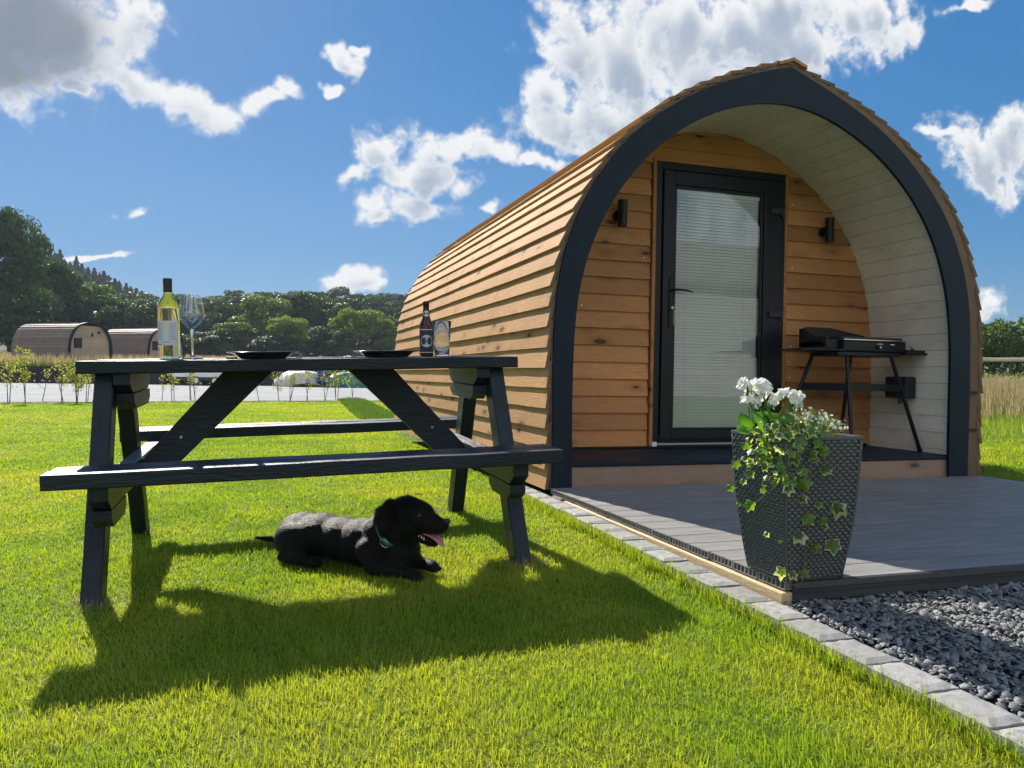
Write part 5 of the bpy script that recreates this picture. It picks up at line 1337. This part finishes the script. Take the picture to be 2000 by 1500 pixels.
for a in range(6): mt_.tube([(0, 0, .22+a*.07), (.16*math.cos(a*2.3), .16*math.sin(a*2.3), .38+a*.07)], [.012, .004], 6)
_tr = mt_.build('tree_trunk', BARK); trunkm = _tr.data; bpy.data.objects.remove(_tr)
def tree(x, y, z, h, w, kind, mat, label, group, var):
    nm = 'pine_tree' if kind == 'c' else ('oak_tree' if kind == 'oak' else 'broadleaf_tree')
    r = empty(nm, (x, y, z), (0, 0, random.uniform(0, 6.28)), label=label, cat='tree', group=group); r.scale = (w*1.12, w*1.12, h)
    c = bpy.data.objects.new('tree_crown', crown_mesh(kind, mat, var)); col.objects.link(c); c.parent = r
    t_ = bpy.data.objects.new('tree_trunk', trunkm); col.objects.link(t_); t_.parent = r
    return r
TR = [(-23.4,89.0,1.5,14.4,11.1,"b","d"),(-21.4,95.6,1.7,10.5,6.4,"b","d"),(-19.7,100.1,1.9,8.9,8.6,"b","m"),(-16.4,97.6,1.7,6.9,7.1,"b","d"),(-14.5,102.0,1.9,6.5,6.4,"b","d"),(-21.2,85.4,1.4,5.8,6.9,"b","d"),
(-18.3,84.0,1.4,3.2,6.2,"b","m"),(-15.5,85.6,1.4,3.0,5.1,"b","l"),(-12.1,105.3,1.9,7.1,5.9,"b","d"),(-9.3,103.6,1.9,6.6,5.4,"b","d"),(-6.3,102.8,1.9,5.9,5.4,"b","d"),(-13.3,94.1,1.6,3.3,5.6,"b","m"),
(-9.4,93.5,1.6,3.3,5.5,"b","d"),(-5.3,95.9,1.7,3.5,5.6,"b","d"),(-3.5,107.9,1.9,7.4,6.7,"b","d"),(0.8,103.0,1.9,8.0,8.4,"b","m"),(-2.1,97.0,1.7,4.7,7.0,"b","m"),(2.8,96.0,1.7,5.6,5.3,"b","l"),
(6.1,109.8,2.0,9.5,9.3,"b","d"),(9.3,107.6,1.9,8.4,7.7,"b","d"),(6.7,97.8,1.7,4.5,5.1,"b","d"),(1.9,93.0,1.6,3.3,6.1,"b","d"),(11.8,98.3,1.7,7.1,7.0,"b","l"),(15.0,96.8,1.7,5.8,3.3,"b","l"),
(18.9,105.3,1.9,7.9,6.3,"b","d"),(9.6,96.5,1.7,4.0,4.4,"b","d"),(14.7,99.9,1.9,4.1,4.6,"b","d"),(21.2,102.8,1.9,7.8,6.2,"b","d"),(-17.6,137.1,4.8,7.2,7.8,"b","d"),(-14.5,141.5,5.8,7.2,7.0,"b","d"),
(-11.4,135.5,5.0,7.4,9.3,"b","d"),(-7.3,130.4,4.3,7.6,8.0,"b","d"),(-4.9,140.5,6.3,6.1,8.3,"b","d"),(-1.6,138.0,5.9,7.4,8.8,"b","d"),(1.2,136.0,5.5,7.8,8.9,"b","d"),(5.3,143.6,7.1,6.0,9.0,"b","d"),
(8.3,143.7,7.1,6.3,8.3,"b","d"),(11.4,131.2,4.6,8.6,6.8,"b","d"),(15.0,132.3,4.9,8.3,8.1,"b","d"),(18.3,136.7,5.7,8.0,7.7,"b","d"),(22.8,142.0,6.7,7.1,8.9,"b","d"),(24.4,128.5,4.2,8.4,8.1,"b","d"),
(29.2,134.6,5.4,7.9,9.2,"b","d"),(-22.6,170.3,7.8,8.1,10.6,"b","d"),(-19.9,168.1,8.2,7.2,10.4,"b","d"),(-16.6,173.2,8.9,7.1,6.9,"b","d"),(-13.5,168.1,9.3,6.5,9.0,"b","d"),(-10.2,171.6,9.9,5.8,10.3,"b","d"),
(-7.7,176.2,10.0,6.7,7.2,"b","d"),(-4.5,171.6,10.1,7.2,7.9,"b","d"),(-0.4,180.6,10.3,7.5,11.0,"b","d"),(2.7,180.1,10.4,7.8,8.6,"b","d"),(6.4,175.0,10.4,7.4,10.6,"b","d"),(9.4,171.4,10.3,7.7,8.4,"b","d"),
(13.1,175.6,10.3,7.9,8.6,"b","d"),(16.1,173.8,10.2,8.9,9.3,"b","d"),(20.6,173.6,10.1,7.9,7.9,"b","d"),(24.0,172.7,9.9,8.3,7.8,"b","d"),(28.3,176.4,9.7,9.2,7.7,"b","d"),(32.4,175.9,9.5,9.5,8.5,"b","d"),
(35.0,175.8,9.4,10.7,7.9,"b","d"),(36.9,165.3,9.3,9.6,9.1,"b","d"),(-56.8,247.6,22.4,9.8,2.8,"c","b"),(-52.5,233.7,20.9,9.1,2.8,"c","b"),(-54.4,248.3,21.7,9.7,3.1,"c","b"),(-52.4,244.3,21.2,10.6,2.2,"c","b"),
(-50.6,241.1,20.6,8.5,2.3,"c","b"),(-50.2,245.7,20.4,8.5,2.4,"c","b"),(-49.4,249.3,20.1,10.7,2.2,"c","b"),(-47.6,247.2,19.6,9.2,2.5,"c","b"),(-46.2,248.0,19.1,8.9,2.8,"c","b"),(-44.5,247.6,18.6,9.2,2.5,"c","b"),
(-42.5,243.7,18.0,8.3,2.2,"c","b"),(-40.8,240.0,17.4,8.9,2.7,"c","b"),(-41.0,248.6,17.4,8.7,2.7,"c","b"),(-38.8,244.6,16.7,8.3,2.6,"c","b"),(-37.5,243.5,16.3,8.0,2.4,"c","b"),(-35.3,240.7,15.5,8.0,2.1,"c","b"),
(-34.3,242.1,15.2,7.6,2.3,"c","b"),(-33.4,245.2,14.9,7.6,3.0,"c","b"),(-31.8,244.1,14.3,7.6,2.7,"c","b"),(-30.6,247.5,13.9,7.6,3.2,"c","b"),(-28.5,242.5,13.1,7.1,2.1,"c","b"),(-31.9,211.6,12.3,3.7,3.0,"c","b"),
(-30.7,226.9,13.5,3.0,3.1,"c","b"),(-48.0,217.9,17.4,7.2,2.1,"c","b"),(-36.8,206.8,12.7,7.4,2.9,"c","b"),(-47.3,207.3,15.1,8.0,2.1,"c","b"),(-40.0,192.7,10.7,11.0,2.3,"c","b"),(-30.2,227.0,13.3,5.0,2.2,"c","b"),
(-34.8,199.7,11.1,5.6,1.9,"c","b"),(-43.7,198.6,12.5,7.5,2.0,"c","b"),(-45.4,222.7,17.3,3.5,2.2,"c","b"),(-39.3,218.0,15.0,4.8,2.5,"c","b"),(-39.8,192.7,10.6,8.7,2.3,"c","b"),(-43.2,217.9,16.0,4.3,3.0,"c","b"),
(-43.7,191.2,10.9,12.1,2.3,"c","b"),(-30.8,198.1,10.3,6.0,2.3,"c","b"),(-45.3,200.6,13.2,9.3,2.3,"c","b"),(-40.0,195.4,11.2,6.9,2.3,"c","b"),(-48.7,209.2,15.9,6.9,2.8,"c","b"),(-47.7,208.6,15.5,7.9,2.7,"c","b"),
(-31.9,194.3,9.9,8.5,2.7,"c","b"),(-37.1,225.2,15.2,3.0,2.5,"c","b"),(-37.8,200.9,11.9,9.2,2.1,"c","b"),(-33.3,196.8,10.4,5.7,2.1,"c","b"),(-48.2,209.1,15.7,8.4,3.0,"c","b"),(-31.1,225.7,13.5,5.1,2.9,"c","b"),
(-31.5,205.8,11.5,3.9,2.5,"c","b"),(-48.4,218.1,17.5,6.9,2.7,"c","b"),(-31.9,206.1,11.6,5.5,2.2,"c","b"),(-36.1,205.0,12.2,6.1,2.6,"c","b"),(-27.8,193.9,9.6,6.1,2.7,"c","b"),(-44.2,200.1,12.9,8.9,2.6,"c","b"),
(-42.3,210.5,14.5,8.2,3.1,"c","b"),(-34.4,195.5,10.4,8.3,2.4,"c","b"),(-34.4,198.4,10.9,6.7,2.7,"c","b")]
ORD = ['first', 'second', 'third', 'fourth', 'fifth', 'sixth', 'seventh', 'eighth', 'ninth', 'tenth', 'eleventh', 'twelfth', 'thirteenth', 'fourteenth', 'fifteenth', 'sixteenth', 'seventeenth', 'eighteenth', 'nineteenth', 'twentieth', 'twenty first']
flab = ['tall dark broadleaf tree against the sky at the left edge of the field', 'dark tree just right of the tall tree at the left edge', 'rounded mid green tree above the nearer far pod', 'dark tree above the gap between the two far pods', 'dark tree above the roof of the second far pod', 'dark tree at the foot of the tall left edge tree', 'low mid green tree directly behind the nearer far pod', 'low pale green tree behind the gap between the far pods',
 'dark tree behind the neck of the wine bottle', 'dark tree behind the bowl of the wine glass', 'dark tree just right of the wine glass bowl', 'low mid green tree behind the second far pod', 'low dark tree behind the label of the wine bottle', 'low dark tree right of the wine glass stem', 'dark tree above the left end of the first dinner plate', 'sunlit mid green tree above the first dinner plate', 'low mid green tree behind the left rim of the first plate', 'pale green tree above the right rim of the first plate', 'tall dark tree between the two dinner plates, highest of the front row', 'dark tree left of the bright round tree', 'low dark tree above the gap between the plates', 'low dark tree behind the fork of the first plate', 'bright yellow green round tree in front of the woods above the second plate', 'small bright green tree beside the back end of the pod', 'dark tree partly hidden by the back end of the pod roof', 'low dark tree left of the bright round tree, at its foot', 'low dark bush right of the foot of the bright round tree', 'dark tree behind the pod cladding']
for i, (x, y, z, h, w, kd, mt) in enumerate(TR):
    if i < 28: tree(x, y, z, h, w*(.70 if i == 0 else 1), 'oak' if i in (0,) else kd, mt, flab[i], 'trees along the far edge of the field', i % 5)
    elif i < 43: tree(x, y, z, h, w, kd, 'd', ''+ORD[i-28]+' tree from the left in the row half way up the wooded slope', 'trees in the middle of the wooded slope', i % 5)
    elif i < 62: tree(x, y, z, h, w, kd, 'd', ORD[i-43]+' dark tree from the left along the skyline of the low wooded ridge', 'trees on the wooded ridge', i % 5)
    else: tree(x, y, z, h*1.15, w*3.1, kd, 'b', ORD[i-62]+' conifer down the skyline of the steep hill from the left' if i < 83 else 'dark conifer on the flank of the steep hill, below its skyline', 'conifers on the left hill', i % 4)

for k in range(72):
    az_ = R(random.uniform(-14.2, -5.5)); D_ = random.uniform(178, 252); x_, y_ = D_*math.sin(az_), D_*math.cos(az_); zz_ = float(hill_h(np.array(x_), np.array(y_)))
    if k % 3 == 0: tree(x_, y_, zz_-.4, random.uniform(5.5, 7.5), random.uniform(6, 9), 'b', 'd', 'round dark tree mixed among the conifers on the flank of the steep hill', 'broadleaf trees on the left hill', k % 5)
    else: tree(x_, y_, zz_-.4, random.uniform(6.5, 9.5), random.uniform(5, 8), 'c', 'b', 'dark conifer on the flank of the steep hill, below its skyline', 'conifers on the left hill', k % 4)

# ------------------------------------------------------------------ far side of the drive
SLEEP = simple('dark_sleeper', (.018, .018, .024), .8, var=.3, scale=3, bmp=.2)
wall = empty('retaining_wall', (-10, 44.2, 0), label='dark timber sleeper retaining wall beyond the gravel drive', cat='wall')
m = MB()
for r_ in range(4):
    x = -42.0+random.uniform(0, 1)
    while x < 26:
        L = 2.4; j = random.uniform(-.01, .01); m.box((x, 44.1+j, r_*.21), (x+L-.015, 44.3+j, r_*.21+.205), random.random()); x += L
m.build('sleeper_courses', SLEEP, wall, (-10, 44.2, 0))
m = MB()
for i in range(28): m.box((-42+i*2.42, 44.0, 0), (-41.86+i*2.42, 44.098, .80))
m.build('wall_posts', SLEEP, wall, (-10, 44.2, 0))
# saplings along the lawn edge
SAPL = leafmat('sapling_leaf', (.20, .26, .05), (.34, .38, .09), (.30, .12, .05), trans=.5, transc=(1.5, 1.4, .6))
SAPB = simple('sapling_bark', (.13, .09, .06), .8, bmp=0)
saps = [(-4.9, 18.6), (-4.5, 18.1), (-4.5, 19.6), (-4.0, 19.0), (-3.6, 18.5), (-3.6, 19.4), (-2.2, 20.3), (-1.9, 20.0), (-1.6, 20.8), (-1.5, 21.2), (-1.0, 21.3), (0.0, 20.4), (0.5, 21.2), (0.8, 20.9), (1.2, 20.9), (1.6, 20.3), (2.0, 21.5), (2.5, 22.0), (-5.6, 18.3), (-6.3, 18.0), (-7.1, 17.8)]
SH = [.95, 1.15, .8, 1.0, .82, .8, .72, .78, .9, .75, .8, .74, .8, .84, .75, .85, .88, .82, 1.0, .95, 1.1]
slab = ['thin sapling at the left end of the visible row', 'tallest leafy sapling left of the dark tabletop end', 'spindly sapling just right of the tallest sapling', 'reddish sapling left of the pale bushy one', 'bushy pale green sapling just left of the table leg', 'thin sapling touching the bushy pale one', 'bare thin sapling just right of the left table legs', 'leaning bare sapling between the left table legs and the brace', 'sapling with yellow top under the left part of the tabletop', 'short yellow tipped sapling beside the yellow topped one', 'thin sapling hard against the left brace', 'thin leafless sapling just right of the left brace', 'sapling in the middle of the gap between the braces', 'leafy sapling in front of the pale heap', 'low leafy sapling right of the pale heap', 'drooping sapling in front of the blue drum', 'widely branched sapling in front of the green tarpaulin', 'sapling against the right brace', 'sapling outside the left edge of the view, nearest it', 'second sapling outside the left edge of the view', 'third sapling outside the left edge of the view']
for i, (x, y) in enumerate(saps):
    h = SH[i]; s_ = empty('sapling', (x, y, 0), label=slab[i], cat='sapling', group='young hedge saplings along the edge of the lawn')
    m = MB(); tips = []; nst = 3 if i in (4, 13, 16) else (1 if i in (2, 6, 10, 11) else 2)
    for k in range(nst):
        lean = random.uniform(-.25, .25); b0 = Vector((random.uniform(-.03, .03), random.uniform(-.03, .03), 0)); tp = Vector((lean*h*.6, random.uniform(-.1, .1), h*random.uniform(.8, 1)))
        md = (b0+tp)/2+Vector((random.uniform(-.04, .04), 0, 0)); m.tube([b0, md, tp], [.010, .007, .003], 6); tips += [tp, md*.35+tp*.65]
        for q in range(4):
            f = random.uniform(.35, .95); p = b0+(tp-b0)*f; e = p+Vector((random.uniform(-.16, .16), random.uniform(-.12, .12), random.uniform(.05, .16))); m.tube([p, e], [.004, .0015], 5); tips.append(e); tips.append((p+e)/2)
    m.build('stems', SAPB, s_)
    its = []; 
    dens = {4: 26, 0: 14, 1: 22, 3: 10}.get(i, 7)
    for tp in tips:
        if i != 4 and tp.z < h*.35: continue
        for _ in range(dens):
            p = tp+Vector((random.gauss(0, .045), random.gauss(0, .045), random.gauss(0, .045))); its.append((p, random.uniform(.028, .055), (random.gauss(0, 1), random.gauss(-.5, 1), random.gauss(.4, 1)), (random.gauss(0, 1), random.gauss(0, 1), random.gauss(0, 1))))
    add_leaves('leaves', osh, its, SAPL, s_, (0, 0, 0), .2)
EARTH = groundmat('earth_strip', (.06, .045, .03), (.10, .08, .05), (.05, .04, .03), 3, 30)
quad_sheet('earth_border', [(-8, drive_edge(-8)-.28), (3.3, drive_edge(3.3)-.28), (3.3, drive_edge(3.3)+.05), (-8, drive_edge(-8)+.05)], EARTH, 30, 3, zf=lambda x, y: .012+.012*np.sin(x*9)*np.cos(x*3.1), dz=.01)
# two more pods far away
PODR = wood('weathered_cladding', (.20, .145, .105), (.30, .225, .17), (.10, .07, .05), 1, tint=.2, knots=.3, bstr=.3)
PODF = wood('pale_pod_front', (.42, .32, .21), (.55, .43, .29), (.2, .14, .08), 0, tint=.12, knots=.4, bstr=.2)
def far_pod(loc, rot, lab):
    r = empty('camping_pod', loc, (0, 0, rot), label=lab, cat='camping pod', group='arched pods in the far field')
    Wh, Hh, L = 1.35, 2.35, 4.6
    pr = [(-Wh, 0)]+[(-Wh*math.cos(a)**.75 if math.cos(a) > 0 else Wh*abs(math.cos(a))**.75, .75+(Hh-.75)*math.sin(a)**.92) for a in np.linspace(0.02, PI-.02, 25)]+[(Wh, 0)]
    pr = np.array(pr); nr2 = normals(pr)
    m = MB(); s = arc(pr); T = s[-1]; nC = 34; e = T/nC
    for k in range(nC):
        half = k < nC/2; lo = k*e; hi = lo+e
        a = at_s(pr, s, lo if half else hi); b_ = at_s(pr, s, min(T, hi+.03) if half else max(0, lo-.03)); d = (b_-a)/np.linalg.norm(b_-a); nn = np.array([-d[1], d[0]])*(1 if half else -1)
        m.cur = random.random(); m.prism([tuple(a+nn*.04), tuple(a+nn*.015), tuple(b_-nn*.01), tuple(b_+nn*.01)], 0, L, segs=4, jit=.003)
    m.build('roof_cladding', PODR, r)
    m = MB(); ringprism(m, pr+nr2*.045, pr-nr2*.05, -.03, .10); m.build('front_arch', FASCIA, r)
    m = MB(); 
    for k in range(16):
        z0 = .25+k*.13; z1 = z0+.135
        if z1 > Hh-.06: break
        def hw(z): return float(np.interp(z, pr[:14, 1], -pr[:14, 0]))-.03
        m.cur = random.random(); h0, h1 = hw(z0), hw(min(z1, Hh-.05)); m.add([(-h0, .14, z0), (h0, .14, z0), (h1, .155, z1), (-h1, .155, z1)], [(0, 1, 2, 3)])
    m.build('front_wall', PODF, r)
    m = MB(); m.box((-.98, .10, .95), (-.50, .15, 1.50)); w = m.build('window', UPVC, r)
    m = MB(); m.box((-.93, .095, 1.0), (-.55, .0995, 1.45)); m.build('pane', BLACKP, w)
    m = MB(); m.box((.10, .08, 1.62), (.18, .14, 1.80)); m.box((.52, .08, 1.80), (.66, .14, 1.92)) if lab.startswith('nearer') else None; m.build('wall_light', BLACK, r)
    m = MB(); m.box((-Wh-.02, -.9, 0), (Wh, L, .24)); m.build('base_deck', PODF, r)
    m = MB(); m.prism([(p[0], p[1]) for p in pr-nr2*.04], L-.1, L-.02); m.build('back_wall', PODR, r)
    return r
far_pod((-8.95, 49.2, .95), R(50), 'nearer of two weathered arched pods across the field, left of the picnic table')
far_pod((-5.55, 54.2, 1.05), R(46), 'farther weathered arched pod behind the wine bottle')
# things parked beyond the drive, seen under the tabletop
CARP = simple('silver_paint', (.50, .53, .56), .25, metal=.4, var=.04, scale=3, bmp=0)
trl = empty('trailer', (-2.6, 43.0, 0), label='low white and silver covered trailer beyond the drive, seen left of the left table brace', cat='trailer')
m = MB(); m.prism([(-4.1, .42), (-1.0, .42), (-.95, .50), (-1.05, .64), (-4.0, .66), (-4.15, .54)], 42.3, 43.9, r=.5); m.build('trailer_body', WHITEP, trl, (-2.6, 43, 0), bevel=.02)
m = MB(); m.prism([(-3.95, .665), (-1.1, .645), (-1.3, .90), (-2.3, 1.0), (-3.7, .92)], 42.35, 43.85, r=.5); m.build('trailer_cover', CARP, trl, (-2.6, 43, 0), bevel=.04)
m = MB(); m.box((-4.0, 42.35, .26), (-1.1, 43.8, .415)); m.build('chassis', BLACKP, trl, (-2.6, 43, 0))
for xx in (-3.0, -2.1):
    m = MB(); m.tube([(xx, 42.28, .24), (xx, 42.5, .24)], .24, 22); w = m.build('wheel', BLACKP, trl, (-2.6, 43, 0))
    m = MB(); m.tube([(xx, 42.27, .24), (xx, 42.279, .24)], .13, 18); m.build('rim', STEEL, w)
    for ch in w.children: ch.data.transform(Matrix.Translation((2.6, -43, 0)))
def heap(name, c, rx, ry, rz_, mat, lab, cat, seed, group=None):
    g = np.random.default_rng(seed); na, ne = 28, 12; vs = []; fs = []
    for i in range(ne+1):
        el = PI/2*i/ne
        for j in range(na):
            a = 2*PI*j/na; n_ = 1+.16*math.sin(a*3+seed)+.12*math.sin(a*7+i*.9)+g.uniform(-.05, .05); vs.append((rx*math.cos(el)*math.cos(a)*n_, ry*math.cos(el)*math.sin(a)*n_, rz_*math.sin(el)**.7*(1+g.uniform(-.04, .04))))
    for i in range(ne):
        for j in range(na): fs.append((i*na+j, i*na+(j+1) % na, (i+1)*na+(j+1) % na, (i+1)*na+j))
    m = MB(); m.add(vs, fs); o = m.build(name, mat, loc=c, smooth=True); tag(o, lab, cat); return o
heap('covered_heap', (2.05, 42.0, 0), 1.25, .9, .85, simple('pale_sheet', (.50, .50, .47), .55, var=.2, scale=2, bmp=.2), 'pale sheet covered heap beyond the drive, seen between the table braces', 'heap', 1)
heap('soil_mound', (2.5, 41.0, 0), .8, .3, .20, EARTH, 'low brown soil mound at the foot of the pale covered heap', 'soil mound', 5)
heap('green_tarpaulin', (4.35, 41.2, 0), 1.05, .8, .80, simple('green_sheet', (.01, .16, .12), .4, var=.2, scale=2, bmp=.2), 'bunched dark green tarpaulin beyond the drive, left of the right table brace', 'tarpaulin', 9)
m = MB(); m.lathe([(0, 0), (.28, 0), (.30, .04), (.30, .30), (.315, .31), (.315, .33), (.30, .34), (.30, .62), (.315, .63), (.315, .65), (.30, .66), (.29, .92), (.26, .95), (0, .95)], 28)
tag(m.build('blue_drum', simple('blue_plastic', (.015, .05, .20), .4, bmp=0), loc=(3.15, 41.4, 0), smooth=True), 'dark blue plastic drum between the pale heap and the green tarpaulin', 'drum')

# ------------------------------------------------------------------ right side: rail fence and hedge
RAIL = simple('peeled_rail', (.55, .50, .40), .7, var=.2, scale=6, bmp=.15)
fn = empty('rail_fence', (18.3, 15.6, .5), label='post and rail fence of pale round poles across the hay meadow', cat='fence')
fa = Vector((13.0, 18.3, 0)); fb = Vector((27.0, 11.1, 0)); L = (fb-fa).length; dv = (fb-fa)/L
m = MB(); pts = []
for k in range(30):
    p = fa+dv*(L*k/29); pts.append((p.x, p.y, 1.42-.05+.006*math.sin(k*1.7)))
m.tube(pts, [.052+.004*math.sin(k*2.1) for k in range(30)], 12); m.build('top_rail', RAIL, fn, (18.3, 15.6, .5), smooth=True)
for q in range(5):
    p = fa+dv*(1.2+q*3.9)
    if abs(q-2) < 1: p = p-dv*1.4
    m = MB(); m.tube([(p.x+.05, p.y+.09, float(rz(p.x, p.y))-.05), (p.x+.05, p.y+.09, 1.44)], .06, 12); m.build('post', RAIL, fn, (18.3, 15.6, .5))
HEDGE = leafmat('hedge_leaf', (.04, .075, .015), (.11, .16, .03), trans=.4, transc=(1.6, 1.5, .5))
g = np.random.default_rng(77); n = 52000; a = Vector((16.5, 25.2, 0)); b_ = Vector((34.0, 14.6, 0)); u = g.random(n); top = 2.15+.14*np.sin(u*31)+.10*np.sin(u*77+1)+.06*np.sin(u*190)
hd = np.array(b_-a); pn = np.array([-hd[1], hd[0], 0])/np.linalg.norm(hd); ang_ = g.uniform(-.35, PI+.1, n); rr = g.uniform(.72, 1.04, n)*(1+.10*np.sin(u*60+ang_*3)+.06*np.sin(u*150-ang_*5))
off_ = np.cos(ang_)*1.0*rr; hh = (.42+.58*np.abs(np.sin(ang_)*rr))*top*np.where(g.random(n) < .5, 1, g.uniform(.1, 1, n)**.6)
P = np.array(a)[None]+hd[None]*u[:, None]-pn[None]*off_[:, None]; P[:, 2] = rz(P[:, 0], P[:, 1])+hh
V, F, r = leafcloud(P, np.stack([-pn[0]*np.cos(ang_), -pn[1]*np.cos(ang_), np.sin(ang_)], -1), .065, 5)
hg = empty('field_hedge', (25, 20, .5), label='thick dark green hedge behind the pale rail fence', cat='hedge')
V = V-np.array([25, 20, .5]); npmesh('hedge_foliage', V, F, HEDGE, attrs={'rnd': r}, parent=hg)
m = MB()
for k in range(40):
    p = a+(b_-a)*((k+.5)/40); z0 = float(rz(p.x, p.y)); m.tube([(p.x, p.y, z0-.05), (p.x+random.uniform(-.3, .3), p.y+random.uniform(-.3, .3), z0+1.5)], [.04, .015], 6)
m.build('hedge_stems', BARK, hg, (25, 20, .5))
sp = empty('elder_sprig', (22.3, 20.9, 2.2), label='feathery shrub top rising above the hedge beside the pod', cat='shrub')
its = []; m = MB()
for k in range(16):
    e = Vector((random.gauss(0, .30), random.gauss(0, .25), random.uniform(.35, .85))); m.tube([(0, 0, -.3), e*.6+Vector((0, 0, .05)), e], [.012, .008, .003], 5)
    for _ in range(16): its.append((e*random.uniform(.45, 1)+Vector((random.gauss(0, .06), random.gauss(0, .06), random.gauss(0, .06))), .10, (random.gauss(0, 1), random.gauss(0, 1), 1), (random.gauss(0, 1), random.gauss(0, 1), 0)))
m.build('stems', SAPB, sp); add_leaves('leaves', osh, its, HEDGE, sp, (0, 0, 0), .2)

# ------------------------------------------------------------------ grey timber lodge behind the camera, seen only in the door glass
lg = empty('timber_lodge', (9, -9.6, 0), label='grey boarded lodge opposite the pod, seen as a reflection in the door glass', cat='lodge')
GREYB = wood('silver_boards', (.30, .28, .27), (.42, .40, .385), (.2, .18, .17), 0, tint=.15, knots=.3)
m = MB()
for k in range(26): m.box((3.5, -9.6-.0, k*.13), (19, -9.575+random.uniform(0, .006), k*.13+.124), random.random())
m.build('wall_boards', GREYB, lg, (9, -9.6, 0))
m = MB(); m.prism([(-9.3, 3.30), (-9.25, 3.42), (-13, 5.2), (-17, 3.4), (-17, 3.3)], 3.1, 19.4, axis=0); m.build('roof', ROOFD, lg, (9, -9.6, 0))
m = MB(); m.box((3.5, -16.5, 0), (19, -9.62, 3.3)); m.build('wall_core', GREYB, lg, (9, -9.6, 0))

# ------------------------------------------------------------------ air
hz = MB(); hz.box((-160, -40, -2), (120, 330, 70)); hm = bpy.data.materials.new('air'); hm.use_nodes = True; t = NT(hm.node_tree); t.n.clear(); out = t.node('ShaderNodeOutputMaterial')
pv = t.node('ShaderNodeVolumePrincipled'); pv.inputs['Color'].default_value = (.72, .84, 1, 1); pv.inputs['Density'].default_value = .00045; t.lk(pv.outputs[0], out.inputs[1])
tag(hz.build('haze', hm), 'thin bluish haze over the far woods', 'haze', kind='stuff')
